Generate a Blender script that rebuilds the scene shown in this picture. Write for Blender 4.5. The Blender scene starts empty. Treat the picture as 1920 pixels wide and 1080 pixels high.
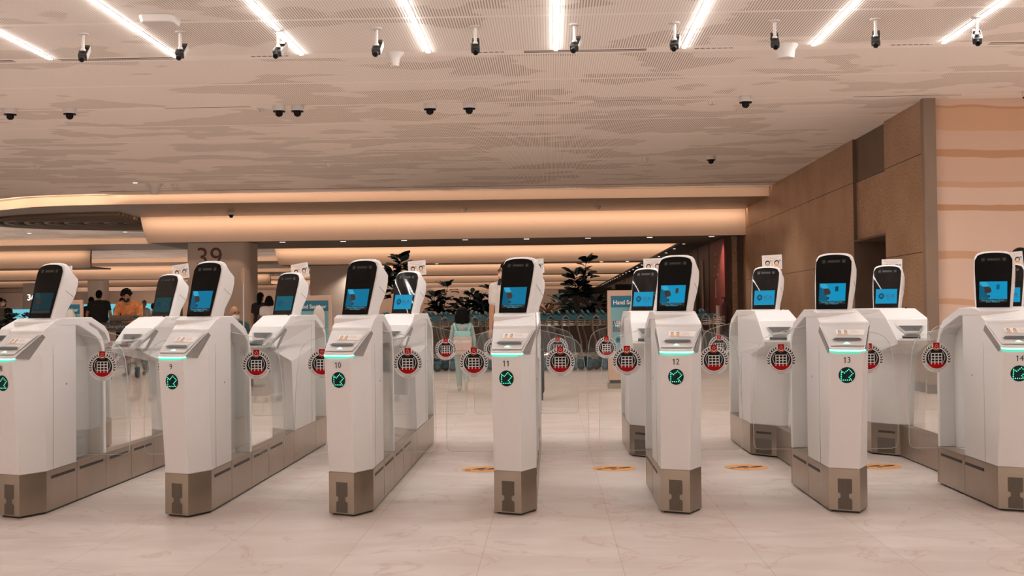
import bpy, math, random
from mathutils import Vector, Matrix
random.seed(7)
R = math.radians
scn = bpy.context.scene
col = scn.collection

# ------------------------------------------------------------------ camera, world, exposure
cam_d = bpy.data.cameras.new('camera'); cam = bpy.data.objects.new('camera', cam_d); col.objects.link(cam)
cam_d.sensor_width = 36.0; cam_d.lens = 2299.0 / 1920.0 * 36.0
cam_d.clip_start = 0.05; cam_d.clip_end = 400
cam.matrix_world = (Matrix.Translation((0, 0, 1.15)) @ Matrix.Rotation(R(1.782), 4, 'Z')
                    @ Matrix.Rotation(R(91.086), 4, 'X') @ Matrix.Rotation(R(-0.654), 4, 'Z'))
scn.camera = cam
w = bpy.data.worlds.new('world'); scn.world = w; w.use_nodes = True
bg = w.node_tree.nodes['Background']; bg.inputs[0].default_value = (1.0, 0.90, 0.84, 1); bg.inputs[1].default_value = 1.0
scn.view_settings.view_transform = 'Standard'; scn.view_settings.look = 'None'
scn.view_settings.gamma = 1.0; scn.view_settings.use_curve_mapping = False
scn.view_settings.exposure = 0.17

STRIP = 38.0      # emission of the ceiling light lines
COVE = 0.29        # multiplier of the cove lights
ZC = 3.91         # main ceiling
ZB = 3.03         # underside of the hanging bulkheads
ZP = 3.70         # underside of the first ceiling step

def area(name, loc, rot, sx, sy, power, color):
    d = bpy.data.lights.new(name, 'AREA'); d.shape = 'RECTANGLE'; d.size = sx; d.size_y = sy
    d.energy = power; d.color = color
    o = bpy.data.objects.new(name, d); col.objects.link(o); o.location = loc; o.rotation_euler = rot
    return o
WARM = (1.0, 0.69, 0.48)
# cove lights: long lamps tucked in the steps of the ceiling, washing the bulkhead faces behind them
def cove(x0, x1, y, z, power, tilt=20):
    # a downward area light turned so that it looks towards +Y
    area('cove_light', ((x0 + x1) / 2, y, z), (R(tilt), 0, 0), x1 - x0, 0.10, power * (x1 - x0) * COVE, WARM)
cove(-10.0, 5.0, 27.66, ZC - 0.012, 4.2, 62)
cove(-10.6, 5.0, 31.12, ZP - 0.012, 15.0, 30)
cpts = [(-10.0, 27.75), (-11.1, 27.85), (-12.0, 28.1), (-13.2, 28.9), (-14.2, 30.0)]
for (xa, ya), (xb, yb) in zip(cpts, cpts[1:]):
    a_ = math.atan2(yb - ya, xa - xb); L_ = math.hypot(xb - xa, yb - ya)
    area('cove_light', ((xa + xb) / 2 - .34 * math.sin(a_), (ya + yb) / 2 - .34 * math.cos(a_), ZC - .028), (R(62), 0, -a_), L_, .06, 12.0 * L_ * COVE, WARM)
for n, y in enumerate((46.9, 62.2, 77.3, 92.5, 108.0)):
    cove(-10.6, 4.9, y - 0.32, ZP - 0.03, 10.5, 30)
for n, y in enumerate((43.2, 58.5, 73.8, 89.0)):
    cove(-34.0, -10.8, y - 0.40, ZC - 0.03, 5.0, 62)
    cove(-36.0, -17.9, y + 3.5, ZP - 0.03, 9.0, 30)

# added fill spots behind and beside the camera, brightening floor and ceiling
def lamp(x, y, z, p):
    d = bpy.data.lights.new('hall_fill_spot', 'SPOT'); d.energy = p; d.spot_size = R(130); d.spot_blend = .5; d.shadow_soft_size = .15; d.color = (1, .93, .87)
    o = bpy.data.objects.new('hall_fill_spot', d); col.objects.link(o); o.location = (x, y, z)
for y_ in (-5.0, -0.5):
    for x_ in (-13.5, -9, -4.5, 0, 4.5, 9): lamp(x_, y_, 3.8, 210)
for y_ in (4, 8.5, 13):
    for x_ in (-9.8, -14.2): lamp(x_, y_, 3.8, 200)
for y_ in (5.5, 9.5, 13): lamp(8.5, y_, 3.8, 260)

# ------------------------------------------------------------------ materials
def nodes(m):
    m.use_nodes = True
    return m.node_tree.nodes, m.node_tree.links
def mat(name, c, rough=0.5, metal=0.0, spec=0.5, emis=None, estr=0.0, bump=None, noise=None):
    m = bpy.data.materials.new(name); n, l = nodes(m); b = n['Principled BSDF']
    b.inputs['Base Color'].default_value = (*c, 1); b.inputs['Roughness'].default_value = rough
    b.inputs['Metallic'].default_value = metal; b.inputs['Specular IOR Level'].default_value = spec
    if emis: b.inputs['Emission Color'].default_value = (*emis, 1); b.inputs['Emission Strength'].default_value = estr
    if noise:   # (scale, amount)
        tc = n.new('ShaderNodeTexCoord'); t = n.new('ShaderNodeTexNoise'); t.inputs['Scale'].default_value = noise[0]
        t.inputs['Detail'].default_value = 4
        mx = n.new('ShaderNodeMix'); mx.data_type = 'RGBA'; mx.blend_type = 'MULTIPLY'; mx.inputs[0].default_value = 1
        mr = n.new('ShaderNodeMapRange'); mr.inputs[1].default_value = .3; mr.inputs[2].default_value = .7
        mr.inputs[3].default_value = 1 - noise[1]; mr.inputs[4].default_value = 1 + noise[1]
        l.new(tc.outputs['Object'], t.inputs['Vector']); l.new(t.outputs[0], mr.inputs[0])
        mx.inputs[6].default_value = (*c, 1); l.new(mr.outputs[0], mx.inputs[7]); l.new(mx.outputs[2], b.inputs['Base Color'])
    if bump:
        tc = n.new('ShaderNodeTexCoord'); t = n.new('ShaderNodeTexNoise'); t.inputs['Scale'].default_value = bump[0]
        bp = n.new('ShaderNodeBump'); bp.inputs['Strength'].default_value = bump[1]; bp.inputs['Distance'].default_value = .01
        l.new(tc.outputs['Object'], t.inputs['Vector']); l.new(t.outputs[0], bp.inputs['Height']); l.new(bp.outputs[0], b.inputs['Normal'])
    return m
def emit(name, c, s):
    m = bpy.data.materials.new(name); n, l = nodes(m); b = n['Principled BSDF']
    b.inputs['Base Color'].default_value = (0, 0, 0, 1); b.inputs['Roughness'].default_value = .3; b.inputs['Specular IOR Level'].default_value = .15
    b.inputs['Emission Color'].default_value = (*c, 1); b.inputs['Emission Strength'].default_value = s
    return m
def glassmat(name, tint, edge=False, refl=0.08, milk=0.0):
    m = bpy.data.materials.new(name); n, l = nodes(m); n.remove(n['Principled BSDF']); out = n['Material Output']
    tr = n.new('ShaderNodeBsdfTransparent'); tr.inputs[0].default_value = (*tint, 1)
    gl = n.new('ShaderNodeBsdfGlossy'); gl.inputs[1].default_value = 0.03; gl.inputs[0].default_value = (1, 1, 1, 1)
    fr = n.new('ShaderNodeFresnel'); fr.inputs[0].default_value = 1.45
    fm = n.new('ShaderNodeMath'); fm.operation = 'MULTIPLY'; fm.inputs[1].default_value = .40; l.new(fr.outputs[0], fm.inputs[0])
    mx = n.new('ShaderNodeMixShader'); l.new(fm.outputs[0], mx.inputs[0]); l.new(tr.outputs[0], mx.inputs[1]); l.new(gl.outputs[0], mx.inputs[2])
    df = n.new('ShaderNodeBsdfDiffuse'); df.inputs[0].default_value = (.80, .80, .78, 1)
    m2 = n.new('ShaderNodeMixShader'); m2.inputs[0].default_value = milk
    l.new(mx.outputs[0], m2.inputs[1]); l.new(df.outputs[0], m2.inputs[2]); l.new(m2.outputs[0], out.inputs[0])
    return m

M = {}
M['white'] = mat('white_enamel', (.82, .785, .77), .36)
M['white2'] = mat('panel_grey_white', (.55, .52, .50), .40)
M['grey'] = mat('console_grey', (.27, .25, .235), .4)
M['grey_dim'] = mat('dim_grey', (.06, .05, .045), .5)
M['seam'] = mat('seam_grey', (.36, .33, .31), .6)
M['seam2'] = mat('ramp_grey', (.42, .39, .37), .45)
M['steel'] = mat('bronze_steel', (.37, .30, .235), .30, .75, noise=(3.0, .12))
M['steel_dark'] = mat('dark_bronze', (.055, .045, .037), .5, .5)
M['black'] = mat('black_plastic', (.010, .010, .010), .45)
M['gloss'] = mat('black_glass', (.005, .005, .005), .05, spec=.14)
M['gloss_rear'] = mat('black_glass_shiny', (.004, .004, .004), .04, spec=.45)
M['lens'] = mat('lens_dark', (.03, .028, .026), .2)
M['glass'] = glassmat('clear_glass', (.975, .982, .977), milk=.004)
M['gedge'] = glassmat('glass_edge', (.80, .86, .84), milk=.55)
M['led'] = emit('led_green_white', (.35, 1.0, .72), 2.2)
M['led2'] = emit('led_green', (.02, .80, .45), 1.2)
M['dot'] = emit('led_dot_green', (.10, .95, .55), 1.6)
M['disc'] = mat('led_disc', (.003, .020, .018), .5, spec=.2)
M['ink'] = mat('dark_ink', (.022, .016, .014), .6, spec=.2)
M['cyan'] = emit('screen_blue', (.002, .27, .49), .9)
M['cyan_l'] = emit('screen_light_blue', (.03, .36, .58), .9)
M['cyan_d'] = emit('screen_deep_blue', (.0, .10, .19), .9)
M['scrdark'] = mat('screen_icon_dark', (.035, .02, .018), .5)
M['dim'] = emit('screen_dim', (.004, .028, .036), .9); M['dim2'] = emit('screen_dim_light', (.008, .05, .06), .9); M['mid'] = emit('screen_mid', (.004, .10, .15), .9)  # dimming from the oblique view is set into these screen colours
M['mid2'] = emit('screen_mid_blue', (.002, .165, .31), .9)
M['icon'] = mat('icon_passport', (.06, .02, .02), .5)
M['scrnavy'] = emit('screen_navy', (.004, .045, .10), .8)
M['cyan_t'] = emit('screen_text_cyan', (.10, .55, .75), .8)
M['paper'] = mat('sticker_white', (.80, .755, .725), .5)
M['orange_ink'] = mat('orange_ink', (.78, .30, .12), .6)
M['peach'] = mat('peach_ink', (.85, .45, .20), .6)
M['skin_ink'] = mat('skin_ink', (.75, .50, .38), .6)
M['badge'] = mat('badge_silver_white', (.74, .71, .69), .45)
M['badge_black'] = mat('badge_black', (.005, .008, .009), .6, spec=.2)
M['badge_red'] = mat('badge_red', (.40, .004, .005), .6, spec=.15)
M['badge_cream'] = mat('badge_cream', (.80, .70, .55), .5)
M['strip'] = emit('light_strip_white', (1.0, .98, .96), STRIP)
M['cream'] = mat('cream_plaster', (.68, .52, .41), .75)
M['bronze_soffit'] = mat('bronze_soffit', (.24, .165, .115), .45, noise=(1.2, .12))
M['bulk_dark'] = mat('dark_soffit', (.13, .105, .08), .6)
M['column'] = mat('column_paint', (.62, .51, .43), .7)
M['numeral'] = mat('numeral_brown', (.13, .065, .045), .6)
M['teal'] = mat('teal_plastic', (.008, .105, .14), .35)
M['chrome'] = mat('trolley_chrome', (.40, .345, .30), .30, .9)
M['darkmetal'] = mat('dark_metal', (.05, .045, .04), .45, .5)
M['rubber'] = mat('rubber', (.02, .02, .02), .7)
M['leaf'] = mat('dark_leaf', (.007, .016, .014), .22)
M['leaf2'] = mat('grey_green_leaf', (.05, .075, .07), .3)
M['stem'] = mat('plant_stem', (.05, .03, .02), .7)
M['brom'] = mat('bromeliad_leaf', (.45, .24, .13), .5)
M['planter'] = mat('planter_brown', (.12, .075, .05), .6)
M['bronze_wall2'] = mat('corridor_wood', (.115, .068, .042), .5, noise=(2, .15))
M['redpanel'] = mat('red_panel', (.20, .026, .022), .5)
M['faintred'] = mat('faint_letter', (.65, .32, .24), .6)
M['sign_frame'] = mat('sign_frame_wood', (.62, .42, .31), .55)
M['sign_blue'] = mat('sign_blue', (.01, .16, .25), .5)
M['sign_teal'] = mat('sign_pale_teal', (.20, .42, .45), .5)
M['counter_cyan'] = emit('counter_cyan', (.16, .55, .65), .9)
M['counter_text'] = emit('counter_green', (.03, .42, .38), .8)
M['counter'] = mat('counter_brown', (.22, .15, .11), .6)
M['plastic_white'] = mat('plastic_white', (.66, .60, .56), .4)
M['orange_spot'] = mat('floor_orange', (.84, .40, .14), .45)
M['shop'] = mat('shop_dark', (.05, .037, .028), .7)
M['lit'] = emit('lit_white', (1, .95, .88), 2.5)
M['red_emit'] = emit('small_red_light', (.9, .03, .02), 1.0)
M['exting'] = mat('extinguisher_dark', (.045, .012, .010), .35)

def geo(n): return n.new('ShaderNodeNewGeometry')
def math_(n, l, op, a, b=None, c=None):
    x = n.new('ShaderNodeMath'); x.operation = op
    for i, v in enumerate((a, b, c)):
        if v is None: continue
        if isinstance(v, (int, float)): x.inputs[i].default_value = v
        else: l.new(v, x.inputs[i])
    return x.outputs[0]
def mixc(n, l, f, a, b):
    x = n.new('ShaderNodeMix'); x.data_type = 'RGBA'
    if isinstance(f, (int, float)): x.inputs[0].default_value = f
    else: l.new(f, x.inputs[0])
    for i, v in ((6, a), (7, b)):
        if isinstance(v, tuple): x.inputs[i].default_value = (*v, 1)
        else: l.new(v, x.inputs[i])
    return x.outputs[2]
def smooth(n, l, v, a, b):
    x = n.new('ShaderNodeMapRange'); x.interpolation_type = 'SMOOTHSTEP'; l.new(v, x.inputs[0])
    x.inputs[1].default_value = a; x.inputs[2].default_value = b
    return x.outputs[0]

def ceiling_mat():
    m = bpy.data.materials.new('perforated_ceiling'); n, l = nodes(m); b = n['Principled BSDF']
    g = geo(n); sp = n.new('ShaderNodeSeparateXYZ'); l.new(g.outputs['Position'], sp.inputs[0])
    X, Y = sp.outputs[0], sp.outputs[1]
    mp = n.new('ShaderNodeMapping'); mp.inputs['Scale'].default_value = (.62, .95, 1); l.new(g.outputs['Position'], mp.inputs[0])
    no = n.new('ShaderNodeTexNoise'); no.inputs['Scale'].default_value = 1.15; no.inputs['Detail'].default_value = 2.5
    no.inputs['Roughness'].default_value = .55; l.new(mp.outputs[0], no.inputs['Vector'])
    patch = smooth(n, l, no.outputs[0], .50, .525)
    st = math_(n, l, 'FRACT', math_(n, l, 'MULTIPLY', X, 1 / .0262))
    tri = math_(n, l, 'ABSOLUTE', math_(n, l, 'SUBTRACT', st, .5))
    thr = math_(n, l, 'ADD', math_(n, l, 'MULTIPLY', patch, .08), .14)
    slot = math_(n, l, 'LESS_THAN', tri, thr)
    # plain bands where the panels meet
    py = math_(n, l, 'FRACT', math_(n, l, 'DIVIDE', math_(n, l, 'SUBTRACT', Y, 12.99 - .79), 1.58))
    band = math_(n, l, 'ABSOLUTE', math_(n, l, 'SUBTRACT', py, .5))
    open_ = smooth(n, l, band, .018, .026)
    big = math_(n, l, 'GREATER_THAN', math_(n, l, 'ABSOLUTE', math_(n, l, 'SUBTRACT', Y, 13.02)), .12)
    slot = math_(n, l, 'MULTIPLY', math_(n, l, 'MULTIPLY', slot, open_), big)
    depth = math_(n, l, 'ADD', math_(n, l, 'MULTIPLY', patch, .40), .38)
    base = mixc(n, l, math_(n, l, 'MULTIPLY', slot, depth), (.93, .845, .775), (.28, .195, .145))
    l.new(base, b.inputs['Base Color']); b.inputs['Roughness'].default_value = .7
    return m
M['ceiling'] = ceiling_mat()

def floor_mat():
    m = bpy.data.materials.new('pink_marble_floor'); n, l = nodes(m); b = n['Principled BSDF']
    g = geo(n); sp = n.new('ShaderNodeSeparateXYZ'); l.new(g.outputs['Position'], sp.inputs[0])
    X, Y = sp.outputs[0], sp.outputs[1]
    cx = math_(n, l, 'DIVIDE', math_(n, l, 'SUBTRACT', X, .31), .645)
    cell = math_(n, l, 'FLOOR', cx)
    fx = math_(n, l, 'ABSOLUTE', math_(n, l, 'SUBTRACT', math_(n, l, 'FRACT', math_(n, l, 'ADD', cx, .5)), .5))
    off = math_(n, l, 'MULTIPLY', math_(n, l, 'FRACT', math_(n, l, 'MULTIPLY', cell, .5)), 1.0)
    cy = math_(n, l, 'ADD', math_(n, l, 'DIVIDE', math_(n, l, 'SUBTRACT', Y, 5.59), 1.29), off)
    fy = math_(n, l, 'ABSOLUTE', math_(n, l, 'SUBTRACT', math_(n, l, 'FRACT', math_(n, l, 'ADD', cy, .5)), .5))
    jx = math_(n, l, 'LESS_THAN', fx, .0022); jy = math_(n, l, 'LESS_THAN', fy, .0011)
    joint = math_(n, l, 'MAXIMUM', jx, jy)
    wn = n.new('ShaderNodeTexWhiteNoise'); wn.noise_dimensions = '2D'; cv = n.new('ShaderNodeCombineXYZ')
    l.new(cell, cv.inputs[0]); l.new(math_(n, l, 'FLOOR', cy), cv.inputs[1]); l.new(cv.outputs[0], wn.inputs['Vector'])
    mp = n.new('ShaderNodeMapping'); mp.inputs['Scale'].default_value = (1.0, 1.9, 1); l.new(g.outputs['Position'], mp.inputs[0])
    no = n.new('ShaderNodeTexNoise'); no.inputs['Scale'].default_value = 1.8; no.inputs['Detail'].default_value = 6; no.inputs['Distortion'].default_value = .6
    l.new(mp.outputs[0], no.inputs['Vector'])
    cloud = smooth(n, l, no.outputs[0], .35, .68)
    c1 = mixc(n, l, cloud, (.70, .61, .565), (.80, .73, .69))
    c1 = mixc(n, l, math_(n, l, 'MULTIPLY', wn.outputs[0], .22), c1, (.58, .47, .41))
    vn = n.new('ShaderNodeTexNoise'); vn.inputs['Scale'].default_value = 1.1; vn.inputs['Detail'].default_value = 7; vn.inputs['Distortion'].default_value = 1.5
    l.new(g.outputs['Position'], vn.inputs['Vector'])
    vein = math_(n, l, 'SUBTRACT', 1.0, smooth(n, l, math_(n, l, 'ABSOLUTE', math_(n, l, 'SUBTRACT', vn.outputs[0], .5)), .0, .012))
    c1 = mixc(n, l, math_(n, l, 'MULTIPLY', vein, .40), c1, (.52, .30, .21))
    c1 = mixc(n, l, math_(n, l, 'MULTIPLY', joint, .55), c1, (.26, .18, .14))
    l.new(c1, b.inputs['Base Color']); b.inputs['Roughness'].default_value = .30; b.inputs['Specular IOR Level'].default_value = .35
    return m
M['floor'] = floor_mat()

def wall_mat():
    m = bpy.data.materials.new('bronze_fabric_wall'); n, l = nodes(m); b = n['Principled BSDF']
    g = geo(n); sp = n.new('ShaderNodeSeparateXYZ'); l.new(g.outputs['Position'], sp.inputs[0])
    no = n.new('ShaderNodeTexNoise'); no.inputs['Scale'].default_value = 34; no.inputs['Detail'].default_value = 8; l.new(g.outputs['Position'], no.inputs['Vector'])
    mp = n.new('ShaderNodeMapping'); mp.inputs['Scale'].default_value = (1, .8, .7); l.new(g.outputs['Position'], mp.inputs[0])
    n2 = n.new('ShaderNodeTexNoise'); n2.inputs['Scale'].default_value = 1.6; n2.inputs['Detail'].default_value = 3; l.new(mp.outputs[0], n2.inputs['Vector'])
    f = math_(n, l, 'ADD', math_(n, l, 'MULTIPLY', no.outputs[0], .7), math_(n, l, 'MULTIPLY', n2.outputs[0], .3))
    c = mixc(n, l, smooth(n, l, f, .38, .62), (.30, .165, .085), (.46, .30, .195))
    l.new(c, b.inputs['Base Color']); b.inputs['Roughness'].default_value = .42; b.inputs['Metallic'].default_value = .25
    return m
M['wall'] = wall_mat()

def striped_mat():
    m = bpy.data.materials.new('layered_sand_wall'); n, l = nodes(m); b = n['Principled BSDF']
    g = geo(n); sp = n.new('ShaderNodeSeparateXYZ'); l.new(g.outputs['Position'], sp.inputs[0])
    no = n.new('ShaderNodeTexNoise'); no.inputs['Scale'].default_value = .9; no.inputs['Detail'].default_value = 2.5
    l.new(g.outputs['Position'], no.inputs['Vector'])
    z = math_(n, l, 'ADD', sp.outputs[2], math_(n, l, 'MULTIPLY', math_(n, l, 'SUBTRACT', no.outputs[0], .5), .22))
    rp = n.new('ShaderNodeValToRGB'); rp.color_ramp.interpolation = 'CONSTANT'; cr = rp.color_ramp
    pale = (.70, .505, .39, 1); mid = (.64, .43, .315, 1); tan = (.60, .355, .22, 1); deep = (.52, .28, .155, 1)
    stops = [(0, pale), (1.15, tan), (1.22, pale), (1.78, tan), (1.885, pale), (2.41, deep), (2.485, pale), (2.73, tan), (2.80, mid),
             (3.14, deep), (3.235, mid), (3.49, tan), (3.775, deep), (3.81, mid)]
    cr.elements[0].position = 0; cr.elements[0].color = stops[0][1]; cr.elements[1].position = stops[1][0] / 4; cr.elements[1].color = stops[1][1]
    for p, c in stops[2:]:
        e = cr.elements.new(p / 4); e.color = c
    l.new(math_(n, l, 'DIVIDE', z, 4.0), rp.inputs[0]); l.new(rp.outputs[0], b.inputs['Base Color']); b.inputs['Roughness'].default_value = .75
    return m
M['striped'] = striped_mat()

def vent_mat():
    m = bpy.data.materials.new('perforated_vent'); n, l = nodes(m); b = n['Principled BSDF']
    tc = n.new('ShaderNodeTexCoord'); sp = n.new('ShaderNodeSeparateXYZ'); l.new(tc.outputs['Object'], sp.inputs[0])
    a = math_(n, l, 'FRACT', math_(n, l, 'MULTIPLY', math_(n, l, 'ADD', sp.outputs[0], sp.outputs[2]), 130))
    c = math_(n, l, 'FRACT', math_(n, l, 'MULTIPLY', math_(n, l, 'SUBTRACT', sp.outputs[0], sp.outputs[2]), 130))
    h = math_(n, l, 'MULTIPLY', math_(n, l, 'GREATER_THAN', a, .35), math_(n, l, 'GREATER_THAN', c, .35))
    cc = mixc(n, l, h, (.20, .16, .12), (.018, .015, .012))
    l.new(cc, b.inputs['Base Color']); b.inputs['Roughness'].default_value = .5; b.inputs['Metallic'].default_value = .3
    return m
M['vent'] = vent_mat()

# ------------------------------------------------------------------ helpers
def tag(o, label=None, cat=None, group=None, kind=None):
    if label: o['label'] = label
    if cat: o['category'] = cat
    if group: o['group'] = group
    if kind: o['kind'] = kind
    return o
def empty(name, loc=(0, 0, 0), rz=0.0, label=None, cat=None, group=None):
    o = bpy.data.objects.new(name, None); col.objects.link(o); o.location = loc; o.rotation_euler = (0, 0, rz); o.empty_display_size = .1
    return tag(o, label, cat, group)
def copy_tree(o, parent=None):
    c = o.copy(); col.objects.link(c); c.parent = parent
    for ch in list(o.children): copy_tree(ch, c)
    return c

_txt = {}
def text_geo(s, align='CENTER', bold=0.0):
    k = (s, align, bold)
    if k in _txt: return _txt[k]
    cu = bpy.data.curves.new('t', 'FONT'); cu.body = s; cu.size = 1; cu.align_x = align; cu.align_y = 'CENTER'; cu.resolution_u = 3; cu.offset = bold
    o = bpy.data.objects.new('t', cu); col.objects.link(o); bpy.context.view_layer.update()
    dg = bpy.context.evaluated_depsgraph_get(); me = bpy.data.meshes.new_from_object(o.evaluated_get(dg))
    vs = [(v.co.x, v.co.y) for v in me.vertices]; fs = [tuple(p.vertices) for p in me.polygons]
    bpy.data.objects.remove(o); bpy.data.meshes.remove(me); bpy.data.curves.remove(cu)
    _txt[k] = (vs, fs); return _txt[k]

class Frame:      # a local flat frame: u right, v up, w out
    def __init__(s, o, u, v):
        s.o = Vector(o); s.u = Vector(u).normalized(); s.v = Vector(v).normalized(); s.w = s.u.cross(s.v).normalized()
    def __call__(s, u, v, w=0.0): return s.o + s.u * u + s.v * v + s.w * w

class MB:
    def __init__(s): s.v = []; s.f = []; s.m = []; s.mats = []
    def mi(s, m):
        if m not in s.mats: s.mats.append(m)
        return s.mats.index(m)
    def add(s, vs, fs, m):
        b = len(s.v); s.v += [tuple(x) for x in vs]; i = s.mi(m)
        for f in fs: s.f.append(tuple(b + k for k in f)); s.m.append(i)
    def box(s, x0, x1, y0, y1, z0, z1, m, fr=None):
        vs = [(x, y, z) for z in (z0, z1) for y in (y0, y1) for x in (x0, x1)]
        if fr: vs = [fr(*v) for v in vs]
        s.add(vs, [(0, 2, 3, 1), (4, 5, 7, 6), (0, 1, 5, 4), (2, 6, 7, 3), (0, 4, 6, 2), (1, 3, 7, 5)], m)
    def loft(s, rings, m, cap=True):
        n = len(rings[0]); vs = [p for r in rings for p in r]; fs = []
        for k in range(len(rings) - 1):
            for i in range(n):
                j = (i + 1) % n; fs.append((k*n+i, k*n+j, (k+1)*n+j, (k+1)*n+i))
        if cap: fs.append(tuple(reversed(range(n)))); fs.append(tuple((len(rings)-1)*n + i for i in range(n)))
        s.add(vs, fs, m)
    def prism(s, poly, fn, a, b, m):     # fn(p, t) -> 3D
        s.loft([[fn(p, a) for p in poly], [fn(p, b) for p in poly]], m)
    def tube(s, pts, r, m, n=8, cap=True):
        pts = [Vector(p) for p in pts]; rings = []
        rr = r if isinstance(r, (list, tuple)) else [r] * len(pts)
        prev = None
        for i, p in enumerate(pts):
            d = (pts[min(i+1, len(pts)-1)] - pts[max(i-1, 0)]).normalized()
            a = Vector((0, 0, 1)) if abs(d.z) < .95 else Vector((0, 1, 0))
            if prev is not None and (prev - d * prev.dot(d)).length > .2: a = prev
            x = (a - d * a.dot(d)).normalized(); y = d.cross(x); prev = x
            rings.append([p + (x * math.cos(t) + y * math.sin(t)) * rr[i] for t in [2*math.pi*k/n for k in range(n)]])
        s.loft(rings, m, cap)
    def lathe(s, prof, c, m, n=20):      # prof: (r, z)
        s.loft([[(c[0] + r * math.cos(2*math.pi*k/n), c[1] + r * math.sin(2*math.pi*k/n), c[2] + z) for k in range(n)] for r, z in prof], m)
    def ell(s, c, r, m, n=16, k=10, rot=None):
        rings = []
        for i in range(k + 1):
            t = math.pi * (i + .02) / (k + .04) if 0 < i < k else (1e-2 if i == 0 else math.pi - 1e-2)
            ring = []
            for j in range(n):
                a = 2 * math.pi * j / n; p = Vector((r[0]*math.sin(t)*math.cos(a), r[1]*math.sin(t)*math.sin(a), -r[2]*math.cos(t)))
                if rot: p = rot @ p
                ring.append(Vector(c) + p)
            rings.append(ring)
        s.loft(rings, m)
    def flat(s, poly, fr, w, m):         # single polygon in frame
        s.add([fr(p[0], p[1], w) for p in poly], [tuple(range(len(poly)))], m)
    def disc(s, c, r, fr, w, m, n=28, a0=0, a1=2*math.pi):
        s.flat([(c[0] + r*math.cos(a0+(a1-a0)*k/n), c[1] + r*math.sin(a0+(a1-a0)*k/n)) for k in range(n + (0 if abs(a1-a0-2*math.pi) < 1e-6 else 1))], fr, w, m)
    def text(s, t, c, size, fr, w, m, align='CENTER', sx=1.0, bend=None, bold=0.0):
        vs, fs = text_geo(t, align, bold)
        out = []
        for x, y in vs:
            if bend:    # text along the lower arc of radius bend, reading left to right
                a = -math.pi / 2 + x * size * sx / bend; rr = bend - y * size
                out.append(fr(c[0] + rr * math.cos(a), c[1] + rr * math.sin(a), w))
            else: out.append(fr(c[0] + x * size * sx, c[1] + y * size, w))
        s.add(out, fs, m)
    def build(s, name, parent=None, smooth=None, bevel=None, seg=2, mods=None):
        me = bpy.data.meshes.new(name); me.from_pydata(s.v, [], s.f); me.update()
        for mm in s.mats: me.materials.append(M[mm] if isinstance(mm, str) else mm)
        me.polygons.foreach_set('material_index', s.m)
        if smooth is not None:
            me.polygons.foreach_set('use_smooth', [True] * len(s.f))
            if smooth < 180: me.set_sharp_from_angle(angle=R(smooth))
        me.validate(); me.update()
        o = bpy.data.objects.new(name, me); col.objects.link(o); o.parent = parent
        if bevel:
            b = o.modifiers.new('bevel', 'BEVEL'); b.width = bevel; b.segments = seg; b.limit_method = 'ANGLE'; b.angle_limit = R(35)
        return o
def arc(c, r, a0, a1, n):
    return [(c[0] + r*math.cos(R(a0+(a1-a0)*k/n)), c[1] + r*math.sin(R(a0+(a1-a0)*k/n))) for k in range(n+1)]

# ------------------------------------------------------------------ the setting
b = MB(); b.box(-48, 14, -6, 125, -.12, 0, 'floor'); tag(b.build('floor'), kind='structure')
# main ceiling, its far edge curving away on the left
edge = [(5.0, 28.0), (-9.8, 27.75), (-11.1, 27.85), (-12.0, 28.1), (-13.2, 28.9), (-14.4, 30.2), (-15.1, 32.0), (-15.0, 34.0), (-14.0, 35.8), (-12.4, 37.0), (-9.0, 37.8), (5.0, 37.8)]
b = MB(); b.box(-48, 16, 4.2 - 12, 28.35, ZC, ZC + .12, 'ceiling'); b.box(-48, 8, 28.35, 125, ZC, ZC + .12, 'ceiling')
tag(b.build('ceiling'), kind='structure')
# groove line near the edge and the long air slots
b = MB(); b.box(-10, 5, 26.90, 26.93, ZC - .004, ZC, 'steel_dark'); tag(b.build('trim_1'), kind='structure')
b = MB()
for x0, x1 in ((-7.3, -5.75), (-5.25, -4.02), (-.25, 1.05), (4.65, 6.2), (1.62, 1.62)):
    if x1 > x0: b.box(x0, x1, 12.96, 12.985, ZC - .003, ZC, 'steel_dark'); b.box(x0, x1, 13.03, 13.045, ZC - .003, ZC, 'steel_dark')
for x0, x1 in ((-3.17, -2.77), (-.74, -.46), (1.56, 1.97), (3.62, 4.05)):
    k = 0; x = x0
    while x < x1: b.box(x, min(x + .045, x1), 12.98, 13.0, ZC - .003, ZC, 'steel_dark'); x += .06
for x0, x1 in ((-5.1, -3.95), (.6, 1.5), (4.0, 5.4)):
    b.box(x0, x1, 16.14, 16.155, ZC - .003, ZC, 'steel_dark')
tag(b.build('trim_2'), kind='structure')
# dropped oval plate (first step) with its ribbed disc
b = MB(); b.loft([[(x, y, ZP) for x, y in reversed(edge)], [(x, y, ZC) for x, y in reversed(edge)]], 'cream', cap=False)
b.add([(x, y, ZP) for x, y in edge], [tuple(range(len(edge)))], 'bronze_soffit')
tag(b.build('trim_3', smooth=30), kind='structure')
b = MB()
for k in range(16):
    r = .4 + .265 * k; pts = []
    cx = -10.75
    b.tube([(cx - r * math.cos(R(a)) * .98, 32.6 + r * .62 * math.sin(R(a)), ZP - .03) for a in range(-92, 93, 8)], .055, 'bronze_soffit' if k % 2 else 'bulk_dark', 6)
tag(b.build('trim_4', smooth=60), kind='structure')
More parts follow.
